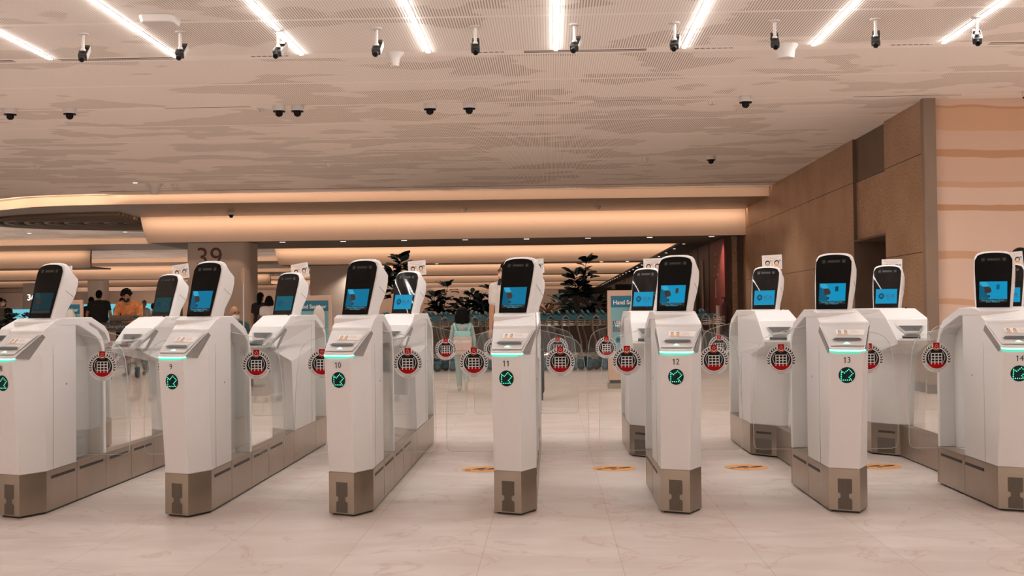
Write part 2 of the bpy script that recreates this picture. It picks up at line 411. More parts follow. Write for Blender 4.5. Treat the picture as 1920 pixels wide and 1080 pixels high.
# bulkheads: cream face, dark underside
def bulkhead(name, x0, x1, y, depth, z0=ZB, z1=ZP, slant=0.0, curve=False):
    b = MB()
    # face is slightly bowed
    n = 12; prof = []
    zt = z1
    for k in range(5): prof.append((y + .10 * math.sin(math.pi * k / 4) * -.6, z0 + (zt - z0) * k / 4))
    pts = [(x0 + slant, 0), (x1, 0)]
    vs = []; fs = []
    for yy, zz in prof:
        sl = slant * (1 - (zz - z0) / (zt - z0))
        vs += [(x0 + sl, yy, zz), (x1, yy, zz)]
    for k in range(4): fs.append((2*k, 2*k+1, 2*k+3, 2*k+2))
    b.add(vs, fs, 'cream')
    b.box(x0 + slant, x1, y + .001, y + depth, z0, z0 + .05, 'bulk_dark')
    b.box(x0 + slant + .03, x1, y + .05, y + .12, z0 + .05, z1, 'cream')
    return tag(b.build(name, smooth=40), kind='structure')
tid = 5
for i, y in enumerate((31.45, 46.9, 62.2, 77.3, 92.5, 108.0)):
    bulkhead('trim_%d' % tid, -10.6, 5.0 if i == 0 else 5.6, y, 3.6 if i == 0 else 1.9, slant=.18); tid += 1
for i, y in enumerate((43.2, 58.5, 73.8, 89.0)):      # upper steps seen on the left and between
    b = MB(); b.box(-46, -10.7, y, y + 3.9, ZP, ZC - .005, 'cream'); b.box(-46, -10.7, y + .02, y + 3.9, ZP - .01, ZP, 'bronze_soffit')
    tag(b.build('trim_%d' % tid), kind='structure'); tid += 1
    bulkhead('trim_%d' % tid, -46, -17.8, y + 3.8, 2.2, slant=0.0); tid += 1
# glowing ends of the steps (small lit lens shapes beside each bulkhead)
for x, y in ((-10.62, 31.0), (-17.75, 46.4), (-10.62, 46.4)):
    pass
# soffit along the right side of the far hall, with its little downlights
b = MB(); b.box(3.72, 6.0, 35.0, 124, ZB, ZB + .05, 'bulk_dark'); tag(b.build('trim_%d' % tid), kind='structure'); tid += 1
# right wall, recessed doorway, bronze post, layered wall, corridor wall
b = MB()
def wallbox(y0, y1, z0, z1, x=5.0, t=.25, m='wall'): b.box(x, x + t, y0, y1, z0, z1, m)
for y0, y1 in ((16.50, 18.40), (20.32, 31.6)):
    for z0, z1 in ((.13, 1.875), (1.885, 3.195), (3.205, ZC)): wallbox(y0, y1, z0, z1)
    b.box(5.012, 5.24, y0, y1, .13, ZC, 'steel_dark'); b.box(4.985, 5.2, y0, y1, 0, .13, 'steel_dark')
b.box(5.0, 5.25, 31.6, 32.03, 0, ZC, 'wall')
tag(b.build('wall_right'), kind='structure')
b = MB(); b.box(5.05, 5.1, 18.40, 20.32, 2.24, 3.195, 'wall'); b.box(5.05, 5.1, 18.4, 20.32, 3.205, ZC, 'bronze_wall2'); b.box(5.0, 5.5, 20.28, 20.32, 0, ZC, 'bronze_wall2'); b.box(5.1, 5.5, 18.40, 18.42, 0, ZC, 'bronze_wall2')
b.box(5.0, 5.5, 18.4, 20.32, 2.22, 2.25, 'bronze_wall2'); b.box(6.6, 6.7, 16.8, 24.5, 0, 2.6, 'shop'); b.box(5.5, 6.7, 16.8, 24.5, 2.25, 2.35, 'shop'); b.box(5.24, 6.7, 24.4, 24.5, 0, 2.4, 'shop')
tag(b.build('door_1'), kind='structure')
b = MB(); b.box(4.97, 5.13, 16.36, 16.5, 0, ZC - .0, 'bronze_soffit'); b.box(4.955, 5.145, 16.345, 16.36, 0, .12, 'steel_dark'); tag(b.build('trim_%d' % tid), kind='structure'); tid += 1
b = MB(); b.box(5.13, 14, 16.45, 16.7, .14, ZC, 'striped'); b.box(5.13, 14, 16.44, 16.7, 0, .14, 'steel_dark'); tag(b.build('wall_corner'), kind='structure')
b = MB(); b.box(4.56, 4.75, 32.05, 124, 0, ZB, 'bronze_wall2'); b.box(4.56, 5.3, 32.03, 32.06, 0, ZB + .1, 'bronze_wall2')
for k in range(24):
    y = 35.2 + k * 2.6; b.box(4.545, 4.57, y, y + .12, 0, ZB, 'steel_dark')
b.box(4.72, 4.86, 31.98, 32.03, 0, ZB, 'wall'); tag(b.build('wall_corridor'), kind='structure')
b = MB(); b.box(-48, 6, 123, 123.3, 0, ZC, 'cream'); tag(b.build('wall_back'), kind='structure')
b = MB(); b.box(-47, -46.8, 10, 123, 0, ZC, 'column'); tag(b.build('wall_left'), kind='structure')

# ------------------------------------------------------------------ ceiling light lines
for k in range(8):
    x = -5.31 + 1.35 * k
    e = empty('linear_light', (x, 8.6, ZC), label=['far left', 'second from left', 'third from left', 'fourth from left', 'fourth from right', 'third from right', 'second from right', 'far right'][k].capitalize() + ' of the glowing white light lines in the ceiling', cat='ceiling light', group='light lines in the ceiling')
    b = MB(); b.box(-.018, .018, -2.0, 4.3, -.015, -.005, 'strip'); b.build('diffuser', e)
    b = MB(); b.box(-.030, .030, -2.02, 4.32, -.005, 0, 'plastic_white'); b.build('frame', e)

# ------------------------------------------------------------------ ceiling cameras
def make_cam():
    e = empty('ceiling_camera')
    b = MB(); b.lathe([(.052, 0), (.052, -.012), (.02, -.02)], (0, 0, 0), 'plastic_white'); b.build('mount_plate', e, smooth=40)
    b = MB(); b.lathe([(.016, -.015), (.016, -.150), (.024, -.155), (.024, -.172)], (0, 0, 0), 'plastic_white', 12); b.build('pole', e, smooth=40)
    fr = Frame((0, .02, -.205), (1, 0, 0), (0, -math.sin(R(30)), math.cos(R(30))))   # w points forward and down
    b = MB(); f = lambda x, y, z: fr(x, z, -y)
    b.box(-.040, .040, -.08, .05, -.030, .028, 'darkmetal', f); b.box(-.034, .034, .05, .10, -.02, .02, 'black', f); b.box(.040, .047, -.07, .17, -.028, .032, 'plastic_white', f)
    b.box(-.03, .04, .10, .17, .0, .045, 'darkmetal', f); b.box(-.047, -.040, -.05, .06, -.02, .03, 'seam', f); b.build('housing', e, bevel=.004)
    b = MB(); a = fr(0, -.005, .075); c = fr(0, -.005, .135); b.tube([a, c], .027, 'black', 14); b.tube([c, fr(0, -.005, .137)], [.020, .019], 'gloss', 14); b.build('lens', e, smooth=40)
    return e
camp = make_cam()
X0, SP, Y0 = -.332, .9445, 6.91
names = {7: 'seven', 8: '8', 9: '9', 10: '10', 11: '11', 12: '12', 13: '13', 14: '14', 15: 'fifteen'}
for i in range(10):
    o = camp if i == 0 else copy_tree(camp)
    o.location = (-4.53 + i * .959, 11.79, ZC)
    g = 7 + i
    o.rotation_euler = (0, 0, R(random.uniform(-5, 5)) + R([14, 10, -6, 4, 4, -8, -6, -6, -10, -14][i]))
    pos = ['leftmost of the ten', 'second from left, beside the flat white ceiling box', 'crossing the third light line', 'just left of the white funnel fitting', 'fifth from left of the ten', 'just right of the middle light line', 'left of the third light line from right', 'beside the white bowl-shaped ceiling fitting', 'second from the right of the ten', 'rightmost of the ten'][i]
    tag(o, 'black box camera on a pole, ' + pos, 'camera', 'box cameras on white ceiling poles')

def dome_cam():
    e = empty('dome_camera')
    b = MB(); b.lathe([(.085, 0), (.09, -.05), (.085, -.075)], (0, 0, 0), 'plastic_white'); b.build('housing', e, smooth=40)
    b = MB(); b.lathe([(.083, -.075), (.078, -.09), (.05, -.095), (.048, -.12), (.035, -.142), (.01, -.152)], (0, 0, 0), 'gloss'); b.build('dome', e, smooth=60)
    return e
dp = dome_cam()
domes = [(-7.12, 15.98, ZC, 'leftmost ceiling dome camera at the left edge of view'), (-6.34, 16.02, ZC, 'second dome camera from the left, alone under the ceiling'),
         (-3.56, 16.09, ZC, 'left one of the close pair of dome cameras'), (-3.32, 16.11, ZC, 'right one of the close pair of dome cameras'),
         (-1.56, 16.12, ZC, 'dome camera left of the one above the middle gate'), (-1.04, 16.12, ZC, 'dome camera nearest above the middle gate 11, right of its twin'),
         (2.57, 15.99, ZC, 'dome camera between gates 12 and 13 near the light lines'), (2.92, 22.12, ZC, 'small distant dome camera near the bronze wall top'),
         (6.2, 15.95, ZC, 'dome camera at the right edge above the layered sand wall'), (-7.9, 30.2, ZP, 'small dome camera under the dark ceiling step, above gate 9')]
for i, (x, y, z, lb) in enumerate(domes):
    o = dp if i == 0 else copy_tree(dp); o.location = (x, y, z); tag(o, 'black and white ' + lb, 'camera', 'dome cameras')
def sensor(x, y, z, lb):
    b = MB(); b.lathe([(.075, 0), (.07, -.03), (.045, -.055), (.03, -.075)], (0, 0, 0), 'plastic_white', 16); o = b.build('smoke_detector', smooth=40); o.location = (x, y, z)
    return tag(o, lb, 'detector', 'ceiling sensors')
sensor(-9.33, 22.1, ZC, 'small white sensor on the far left ceiling'); sensor(-4.03, 22.37, ZC, 'small white sensor on the ceiling above gate 10')
sensor(1.76, 22.37, ZC, 'small white sensor on the ceiling right of centre'); sensor(-7.9, 25.6, ZC, 'white sensor right beside the far funnel fitting on the ceiling')
sensor(-6.2, 30.3, ZP, 'sensor under the dark step, right of the small dome camera'); sensor(-2.1, 30.3, ZP, 'sensor under the dark step near the middle'); sensor(1.2, 30.2, ZP, 'sensor under the dark step right of centre'); sensor(-13.0, 35.2, ZP, 'sensor under the ribbed oval on the left')
def funnel(x, y, r, h, lb):
    b = MB(); b.lathe([(r, 0), (r * .95, -.01), (r * .55, -h * .4), (r * .42, -h)], (0, 0, 0), 'plastic_white'); o = b.build('ceiling_speaker', smooth=50); o.location = (x, y, ZC)
    return tag(o, lb, 'speaker')
funnel(-1.62, 12.95, .10, .14, 'white funnel-shaped fitting on the ceiling between the third and fourth light lines'); funnel(-8.28, 25.46, .18, .22, 'far white funnel-shaped fitting above gate 9')
b = MB(); b.lathe([(.13, 0), (.125, -.02), (.10, -.05), (.09, -.13), (.085, -.14)], (0, 0, 0), 'plastic_white'); o = b.build('ceiling_speaker', smooth=50); o.location = (2.50, 12.9, ZC); tag(o, 'white bowl-shaped fitting on the ceiling above gate 13', 'speaker')
b = MB(); b.prism([(-.17, -.10), (-.13, -.15), (.13, -.15), (.17, -.10), (.17, .10), (.13, .15), (-.13, .15), (-.17, .10)], lambda p, t: (p[0] * (1 - .1 * (t < -.05)), p[1] * (1 - .1 * (t < -.05)), t), -.07, 0, 'plastic_white')
o = b.build('access_point', bevel=.01); o.location = (-3.58, 11.2, ZC); tag(o, 'flat white box fixed to the ceiling between the second and third light lines', 'access point')
for x, y, lb in ((-3.85, 16.27, 'tiny white box on the ceiling left of the dome camera pair'), (2.18, 16.32, 'tiny white box on the ceiling right of centre')):
    b = MB(); b.box(-.045, .045, -.04, .04, -.045, 0, 'plastic_white'); b.box(-.008, .008, -.045, .04, -.05, -.02, 'seam'); o = b.build('ceiling_sensor_box', bevel=.006); o.location = (x, y, ZC); tag(o, lb, 'sensor')

# ------------------------------------------------------------------ immigration gates
def lp(a, b, t): return tuple(a[i] + (b[i] - a[i]) * t for i in range(len(a)))
def emblem_geo(b, fr, c, r):
    # silvery disc, black field, portcullis, chains, laurels, red base and shield
    S_ = lambda u, v: (c[0] + u * r, c[1] + v * r)
    b.disc(c, r, fr, .0006, 'badge', 40); b.disc(c, r * .975, fr, .0009, 'badge', 40)
    cc = S_(0, -.02); rb = r * .70
    b.disc(cc, rb * 1.04, fr, .0012, 'paper', 36); b.disc(cc, rb, fr, .0015, 'badge_black', 36)
    # red base with a spiky upper edge
    a = math.asin(.50); pts = []
    for k in range(17):
        t = math.pi + a + (math.pi - 2 * a) * k / 16; pts.append((cc[0] + rb * math.cos(t), cc[1] + rb * math.sin(t)))
    xr = rb * math.cos(a)
    for k in range(1, 12):
        pts.append((cc[0] + xr - 2 * xr * k / 12, cc[1] - rb * (.50 - .05 * (k % 2) - .05 * (1 - abs(k - 6) / 6))))
    b.flat(pts, fr, .0018, 'badge_red')
    # grid
    gx = [-.36, -.12, .12, .36]
    for x in gx: b.flat([S_(x - .028, -.42), S_(x + .028, -.42), S_(x + .028, .34), S_(x - .028, .34)], fr, .0021, 'paper')
    for y in (.32, .12, -.07, -.26): b.flat([S_(-.39, y - .025), S_(.39, y - .025), S_(.39, y + .025), S_(-.39, y + .025)], fr, .0022, 'paper')
    for sx in (-1, 1):      # chains
        for k in range(9):
            t = k / 8; x = sx * (.36 + .20 * math.sin(math.pi * min(1, t * .75 + .1))); y = .42 - .68 * t
            b.disc(S_(x, y), r * .034, fr, .0022, 'badge', 6)
        for k in range(8):  # laurels
            ang = R(24 + k * 11.6); rr = .862
            x, y = math.sin(ang) * rr, math.cos(ang) * rr - .02
            tx, ty = math.cos(ang), -math.sin(ang)        # tangent, going down and outward
            for q in (-1, 1):
                nx, ny = math.sin(ang) * q, math.cos(ang) * q
                P = [(x + tx * .075, y + ty * .075), (x - tx * .005 + nx * .085, y - ty * .005 + ny * .085), (x - tx * .095 + nx * .105, y - ty * .095 + ny * .105), (x - tx * .012, y - ty * .012)]
                P = [S_(sx * p[0], p[1]) for p in P]
                if (sx * q) < 0: P = P[::-1]
                b.flat(P, fr, .0013, 'badge_black')
    # shield
    P = [(-.22, 1.06), (-.22, .70), (-.16, .58), (0, .47), (.16, .58), (.22, .70), (.22, 1.06)]
    b.flat([S_(x * 1.1, y + (.0)) for x, y in P], fr, .0024, 'badge_cream'); b.flat([S_(x * .98, y + .0) for x, y in P], fr, .0026, 'badge_red')
    pts = [S_(*p) for p in arc((0, .745), .155, 190, 350, 10)] + [S_(*p) for p in arc((0, .80), .150, 345, 195, 10)]
    b.flat(pts, fr, .0028, 'badge_cream')
    for k in range(5):
        t = R(90 + 72 * k); x, y = .085 * math.cos(t), .855 + .085 * math.sin(t)
        st = []
        for q in range(10):
            rr = .036 if q % 2 == 0 else .016; st.append(S_(x + rr * math.cos(R(90 + 36 * q)), y + rr * math.sin(R(90 + 36 * q))))
        b.flat(st, fr, .0028, 'badge_cream')
    b.text('IMMIGRATION & CHECKPOINTS AUTHORITY', c, r * .088, fr, .0013, 'ink', bend=r * .82, sx=1.0)
    b.text('SINGAPORE', c, r * .088, fr, .0013, 'ink', bend=r * .93, sx=.95)

def face_icon(b, fr, c, s, masked):
    b.disc((c[0], c[1] + .10 * s), .42 * s, fr, .0016, 'ink', 16); b.disc((c[0], c[1] + .02 * s), .30 * s, fr, .0019, 'skin_ink', 14)
    b.flat([(c[0] - .5*s, c[1] - .62*s), (c[0] + .5*s, c[1] - .62*s), (c[0] + .40*s, c[1] - .30*s), (c[0] - .40*s, c[1] - .30*s)], fr, .0018, 'peach')
    if masked: b.disc((c[0], c[1] - .10 * s), .22 * s, fr, .0022, 'sign_teal', 12, math.pi, 2 * math.pi)

def head_unit(e, org, ang, rear):
    """a tilted face-recognition head; org = centre of the glass' lower edge"""
    ca, sa = math.cos(R(ang)), math.sin(R(ang))
    def P(u, d, h): return (org[0] + u * ca + d * sa, org[1] - u * sa + d * ca, org[2] + h)
    T = math.tan(R(17.2)); BU, WV = (.0034, .0009) if rear else (.0055, 0)
    # h, half width, front depth, back depth
    prof = [(-.012, .097, -.012, .118), (.0, .100, 0, .119), (.05, .104, .05*T, .130), (.09, .107, .09*T, .157), (.12, .109, .12*T, .178), (.16, .111, .16*T, .196),
            (.205, .112, .205*T, .208), (.240, .1125, .240*T, .209), (.258, .1125, .258*T, .190), (.280, .1115, .280*T, .163), (.303, .109, .303*T + .001, .147), (.318, .103, .318*T + .002, .143),
            (.329, .091, .329*T + .004, .138), (.336, .070, .336*T + .008, .133), (.340, .038, .340*T + .012, .128)]
    def sec(hw, f, k, h, r):
        r = min(r, hw * .9, (k - f) * .45); pts = []
        for cx, cy, a0 in ((hw - r, f + r, -90), (hw - r, k - r, 0), (-hw + r, k - r, 90), (-hw + r, f + r, 180)):
            for q in range(5): t = R(a0 + q * 22.5); pts.append(P(cx + r * math.cos(t), cy + r * math.sin(t), h))
        return pts
    b = MB(); b.loft([sec(hw, f, k, h, .018) for h, hw, f, k in prof], 'white')
    hd = b.build('face_scanner_head', e, smooth=50)
    # side crease
    b = MB(); b.tube([P(.1110, .100, .170), P(.1095, .164, .132)], .0022, 'seam', 5); b.build('side_seam', hd)
    # convex black glass, outline follows the head
    def front(u, v, bulge=True):   # u -1..1 of local half width, v 0..1 height
        h = .002 + v * .320
        hw = .0915 + .0135 * min(1, v * 1.25)
        if v > .86:
            pass
        x = u * hw
        top = .330 - .020 * (abs(u) ** 2.4) - (.024 * (max(0, (abs(u) - .78) / .22) ** 2.2))
        h = .004 + v * (top - .004)
        bl = BU * (1 - u * u) * (1 - (2 * v - 1) ** 2 * .6) + WV * math.sin(3.4 * u + 7.5 * v)
        return x, h, bl
    nx, nz = 14, 16; vs = []; fs = []
    for j in range(nz + 1):
        for i in range(nx + 1):
            x, h, bl = front(-1 + 2 * i / nx, j / nz); vs.append(P(x, h * T - .0028 - bl, h))
    for j in range(nz):
        for i in range(nx): a = j * (nx + 1) + i; fs.append((a, a + 1, a + nx + 2, a + nx + 1))
    b = MB(); b.add(vs, fs, 'gloss_rear' if rear else 'gloss'); gl = b.build('face_glass', hd, smooth=180)
    # frame on the glass face
    class GF:
        def __call__(s, u, v, w=0):     # metres; bends with the glass
            hw = .0915 + .0135 * min(1, (v / .324) * 1.25); uu = max(-1, min(1, u / hw)); vv = max(0, min(1, v / .324))
            bl = BU * (1 - uu * uu) * (1 - (2 * vv - 1) ** 2 * .6) + WV * math.sin(3.4 * uu + 7.5 * vv)
            return P(u, v * T - .0030 - bl - w, v)
    gf = GF()
    def grid(b, x0, x1, y0, y1, w, m, n=8, k=6):
        vs = [gf(x0 + (x1 - x0) * i / n, y0 + (y1 - y0) * j / k, w) for j in range(k + 1) for i in range(n + 1)]
        b.add(vs, [(j*(n+1)+i, j*(n+1)+i+1, (j+1)*(n+1)+i+1, (j+1)*(n+1)+i) for j in range(k) for i in range(n)], m)
    b = MB()
    if not rear:
        grid(b, -.0765, .0775, .052, .157, .0012, 'cyan')
        def poly(pts, w, m): b.flat(pts, gf, w, m)
        poly([(-.076, .135), (-.076, .0535), (-.026, .0535), (-.030, .075), (-.050, .128)], .0022, 'cyan_d')
        poly([(-.076, .156), (-.060, .128), (-.020, .124), (-.034, .150), (-.040, .156)], .0025, 'cyan_l')
        poly([(-.052, .126), (-.044, .086), (-.012, .092), (-.008, .102), (-.014, .118), (-.024, .128)], .0030, 'scrdark')
        b.disc((-.024, .069), .0085, gf, .0030, 'scrdark', 14)
        poly([(.018, .108), (.036, .110), (.036, .140), (.018, .138)], .0030, 'icon')
        grid(b, -.0765, .0775, .034, .0505, .0012, 'lens', 6, 2)
        b.text('Remove Passport Cover', (0, .0460), .0115, gf, .0035, 'cyan_t', sx=1.08)
        b.text('Insert Passport', (0, .0365), .0115, gf, .0035, 'cyan_t', sx=1.08)
    else:
        grid(b, -.0800, .0815, .037, .150, .0012, 'cyan')
        c = (-.036, .095)
        b.disc(c, .0225, gf, .0022, 'scrnavy', 24); b.disc(c, .019, gf, .0027, 'cyan_d', 24); b.disc((c[0], c[1]), .0155, gf, .0032, 'scrnavy', 20)
        b.disc((c[0], c[1]), .0115, gf, .0036, 'cyan_d', 18); b.flat([(c[0]-.008, c[1]-.004), (c[0]+.008, c[1]-.004), (c[0]+.008, c[1]+.006), (c[0]-.008, c[1]+.006)], gf, .0040, 'cyan')
        b.disc((c[0], c[1] + .022), .0045, gf, .0040, 'scrdark', 10); b.disc((c[0], c[1] - .021), .005, gf, .0040, 'scrnavy', 10)
        b.text('ICA', (.030, .0955), .036, gf, .0040, 'scrdark', sx=1.15)
        for k, tt in enumerate(('Immigration & Checkpoints', 'Authority')): b.text(tt, (.003, .077 - k * .007), .0058, gf, .0022, 'scrnavy', 'LEFT')
    b.build('screen' if not rear else 'screen', hd)['rear'] = int(rear)
    b = MB()
    for x in (-.058, .060):
        b.box(x - .011, x + .011, .278, .300, .0018, .0026, 'lens', lambda u, v, w: gf(u, v, w)); b.disc((x, .289), .0075, gf, .0040, 'grey_dim', 14); b.disc((x, .289), .0050, gf, .0050, 'black', 12)
    b.box(-.036, .038, .281, .297, .0018, .0026, 'lens', lambda u, v, w: gf(u, v, w))
    for k in range(7): b.disc((-.028 + .0095 * k, .289), .0028, gf, .0046, 'grey_dim', 8)
    b.build('sensor_bar', hd)
    if rear:      # mask notice card standing behind the head
        a2 = math.radians(ang - 8); c2, s2 = math.cos(a2), math.sin(a2); o2 = P(.012, .215, .322)
        fr = Frame(o2, (c2, -s2, 0), (.05 * s2, .05 * c2, 1))
        b = MB(); b.box(-.078, .078, -.004, .112, -.0015, .0015, 'paper', fr)
        b.text('Remove mask fully', (0, .096), .0135, fr, .0018, 'orange_ink', sx=1.1); b.text('for iris and facial scan', (0, .083), .0085, fr, .0018, 'ink', sx=1.1)
        for q, x in enumerate((-.036, .036)):
            for (u0, u1, v0, v1) in ((-.034, .034, .070, .072), (-.034, .034, .008, .010), (-.034, -.032, .008, .072), (.032, .034, .008, .072)):
                b.box(x + u0, x + u1, v0, v1, .0015, .002, 'orange_ink' if q == 0 else 'grey', fr)
            face_icon(b, fr, (x, .044), .048, q == 0); b.disc((x + .024, .064), .008, fr, .0024, 'orange_ink' if q == 0 else 'sign_teal', 10)
        b.tube([fr(0, .03, -.003), fr(0, -.02, -.003), P(.008, .17, .24)], .005, 'grey', 6)
        cd_ = b.build('mask_notice_card', e); cd_['cx'] = list(fr(0, .055))
    return hd

PI_ = math.pi
def pylon(e, rear):
    dy = 0.0
    if not rear:
        rings = [(.245, [(0, .078), (.156, .0), (.241, .175), (.241, .63), (0, .63)]),
                 (.900, [(-.002, -.028), (.164, -.104), (.242, .115), (.241, .63), (0, .63)]),
                 (.925, [(-.003, -.028), (.170, -.102), (.243, .105), (.241, .63), (0, .63)]),
                 (1.048, [(-.003, .225), (.247, .098), (.2475, .130), (.241, .63), (0, .63)]),
                 (1.068, [(-.003, .236), (.247, .109), (.2475, .140), (.241, .63), (0, .63)]),
                 (1.134, [(0, .415), (.241, .340), (.241, .370), (.241, .63), (0, .63)])]
        A0, A1 = .63, 1.13; hooz = ((-.003, .225, 1.048), (.247, .098, 1.048), (-.003, -.028, .925), (.170, -.102, .925))
    else:
        rings = [(.245, [(0, 2.80), (.168, 2.60), (.241, 2.49), (.241, 3.35), (0, 3.35)]),
                 (.790, [(0, 2.72), (.170, 2.50), (.241, 2.40), (.241, 3.35), (0, 3.35)]),
                 (.880, [(-.018, 1.985), (.166, 1.915), (.200, 1.99), (.241, 3.35), (0, 3.35)]),
                 (.912, [(-.022, 1.954), (.170, 1.885), (.215, 1.98), (.241, 3.35), (0, 3.35)]),
                 (1.058, [(-.019, 2.238), (.245, 2.115), (.251, 2.166), (.241, 3.35), (0, 3.35)]),
                 (1.068, [(-.018, 2.25), (.246, 2.130), (.251, 2.18), (.241, 3.35), (0, 3.35)]),
                 (1.137, [(0, 2.50), (.241, 2.40), (.241, 2.43), (.241, 3.35), (0, 3.35)])]
        A0, A1 = 3.35, 3.85; hooz = ((-.019, 2.238, 1.058), (.245, 2.115, 1.058), (-.022, 1.954, .912), (.170, 1.885, .912))
    b = MB(); b.loft([[(x, y, z) for x, y in r] for z, r in rings], 'white')
    cb = b.build('cabinet', e, bevel=.007)
    # seams on both flanks and the small key locks
    b = MB()
    sy = A0 - (.36 if not rear else .17)
    for x in (-.0012, .2422):
        b.box(x - .0006, x + .0006, sy, sy + .0025, .25, 1.03 if not rear else 1.10, 'seam')
        b.tube([(x - .003 * (x > .1) * -1 - .002 * (x < .1), A0 - .04 - .12 * (not rear), .74), (x, A0 - .04 - .12 * (not rear), .74)], .006, 'seam', 10)
    b.build('panel_seam', cb)
    # arched rim over the flap slot, with its rear post
    s = A0 - .63
    o_ = [(.30, 1.122), (.40, 1.140), (.675, 1.140), (.985, 1.060), (1.075, 1.003), (1.112, .93), (1.124, .80), (1.130, .245)]
    i_ = [(1.088, .245), (1.084, .80), (1.070, .915), (1.040, .968), (.960, 1.015), (.66, 1.092), (.40, 1.092), (.30, 1.09)]
    if rear: o_[0] = (-.18, 1.132); o_[1] = (-.10, 1.140); i_[-2] = (-.10, 1.092); i_[-1] = (-.18, 1.09)
    sc = (lambda p: (p[0], p[1])) if not rear else (lambda p: (p[0] if p[0] < .7 else .7 + (p[0] - .7) * 1.0, p[1]))
    b = MB(); b.prism([(sc(p)[0] + s, p[1]) for p in o_ + i_], lambda p, t: (t, p[0], p[1]), -.004, .245, 'white')
    b.build('arched_rim', e, bevel=.006)
    # neck inside the slot, where the flaps retract
    b = MB(); b.prism([(A0 - .01, .245), (A1 - .03, .245), (A1 - .035, .80), (A1 - .05, .91), (A1 - .16, 1.03), (A0 + .03, 1.10), (A0 - .01, 1.10)], lambda p, t: (t, p[0], p[1]), .095, .145, 'white')
    b.build('flap_housing', e)
    # sloping document reader
    TL, TR, BL, BR = [Vector(p) for p in hooz]
    class QF:      # bilinear frame: u,v in 0..1
        def __init__(s): s.n = (TR - TL).cross(TL - BL); s.n.normalize()
        def __call__(s, u, v, w=0.0):
            return (BL * (1 - u) + BR * u) * (1 - v) + (TL * (1 - u) + TR * u) * v - s.n * w * (1 if s.n.y > 0 else -1)
    q = QF()
    def qg(b, u0, u1, v0, v1, w, m, n=8):
        vs = [q(u0 + (u1 - u0) * i / n, v0 + (v1 - v0) * j / n, w) for j in range(n + 1) for i in range(n + 1)]
        b.add(vs, [(j*(n+1)+i, j*(n+1)+i+1, (j+1)*(n+1)+i+1, (j+1)*(n+1)+i) for j in range(n) for i in range(n)], m)
    if not rear:
        b = MB(); b.loft([[q(.012, .05, -.01), q(.988, .05, -.01), q(.988, .97, -.01), q(.012, .97, -.01)], [q(.03, .07, .001), q(.97, .07, .001), q(.98, .955, .001), q(.02, .955, .001)]], 'white2', cap=False); qg(b, .02, .98, .06, .96, .007, 'white2')
        rd = b.build('passport_reader', e, smooth=30)
        b = MB(); b.loft([[q(.16, .30, .0072), q(.88, .30, .0072), q(.88, .46, .0072), q(.30, .46, .0072)], [q(.20, .305, .015), q(.86, .305, .015), q(.84, .40, .011), q(.34, .42, .011)]], 'seam2')
        b.flat([(.10, .262), (.92, .262), (.88, .292), (.84, .335), (.22, .335), (.18, .292)], q, .0165, 'black'); b.build('passport_slot', rd)
        b = MB(); b.flat([(.40, .135), (.60, .135), (.50, .215)], q, .0085, 'led'); b.build('arrow_lamp', rd)
        b = MB(); qg(b, .29, .93, .52, .75, .0085, 'paper', 6)
        for k, x in enumerate((.37, .51)):
            b.flat([(x - .055, .535), (x + .055, .535), (x + .04, .60), (x - .04, .60)], q, .0095, 'peach')
            for rr_, m_, w_ in ((1.0, 'ink', .0100), (.70, 'skin_ink', .0106)): b.flat([(x + .034 * rr_ * math.cos(t * PI_ / 6), .655 - .010 * (rr_ < 1) + .062 * rr_ * math.sin(t * PI_ / 6)) for t in range(12)], q, w_, m_)
        for (v, s_, t) in ((.70, .070, 'Remove'), (.63, .085, 'mask fully')):
            vs, fs = text_geo(t, 'LEFT'); b.add([q(.61 + x * s_ * .55, v + y * s_, .0100) for x, y in vs], fs, 'orange_ink')
        b.build('instruction_sticker', rd)
        # light strip under the chin
        L, N, K = rings[2][1][0], rings[2][1][1], rings[2][1][2]
        b = MB()
        def stripring(z, o):
            return [(L[0] - .0005 - o * .5, L[1] + .018, z + .006), (L[0] + .006 - o * .5, L[1] - o * .8 + .002, z + .003), (L[0] + .030, L[1] - .0135 - o, z), (N[0] - .030, N[1] + .0115 - o, z), (N[0] - .006 + o * .3, N[1] - o * .4 + .004, z + .003), (N[0] + .003 + o, N[1] + .012, z + .006)]
        r0, r1 = stripring(.898, .0045), stripring(.914, .0045); rm = stripring(.906, .0075)
        vs = r0 + rm + r1; fs = []
        for k in range(5): fs.append((k, k + 1, 6 + k + 1, 6 + k)); fs.append((6 + k, 6 + k + 1, 12 + k + 1, 12 + k))
        b.add(vs, fs[0::2], 'led2'); b.add(vs, fs[1::2], 'led'); b.build('light_strip', e, smooth=180)
        # grey cheeks beside the reader
        for side in (0, 1):
            b = MB()
            if side: P4 = [(.2490, .100, 1.046), (.2495, .142, 1.030), (.2110, .010, .905), (.1735, -.100, .914)]
            else: P4 = [(-.0045, .222, 1.042), (-.0045, .250, 1.010), (-.0045, .020, .895), (-.0045, -.024, .912)]
            b.add(P4 + [(x + (.0025 if side else -.0025), y - .001, z) for x, y, z in P4], [(0, 1, 2, 3), (7, 6, 5, 4), (0, 4, 5, 1), (1, 5, 6, 2), (2, 6, 7, 3), (3, 7, 4, 0)], 'grey'); b.build('side_trim', e)
        # nose frame for number and lamp
        def nose(z):
            t = (z - .245) / (.900 - .245); a = lp(rings[0][1][0], rings[1][1][0], t); c = lp(rings[0][1][1], rings[1][1][1], t)
            return Vector((*a, z)), Vector((*c, z))
        a, c = nose(.775); a2, c2 = nose(.86); ctr = (a + c) / 2; up = ((a2 + c2) / 2 - ctr)
        fr = Frame(ctr, c - a, up)
        b = MB(); 
        sd = fr.w * .0095
        b.disc((.002, 0), .0455, fr, .0015, 'disc', 32)
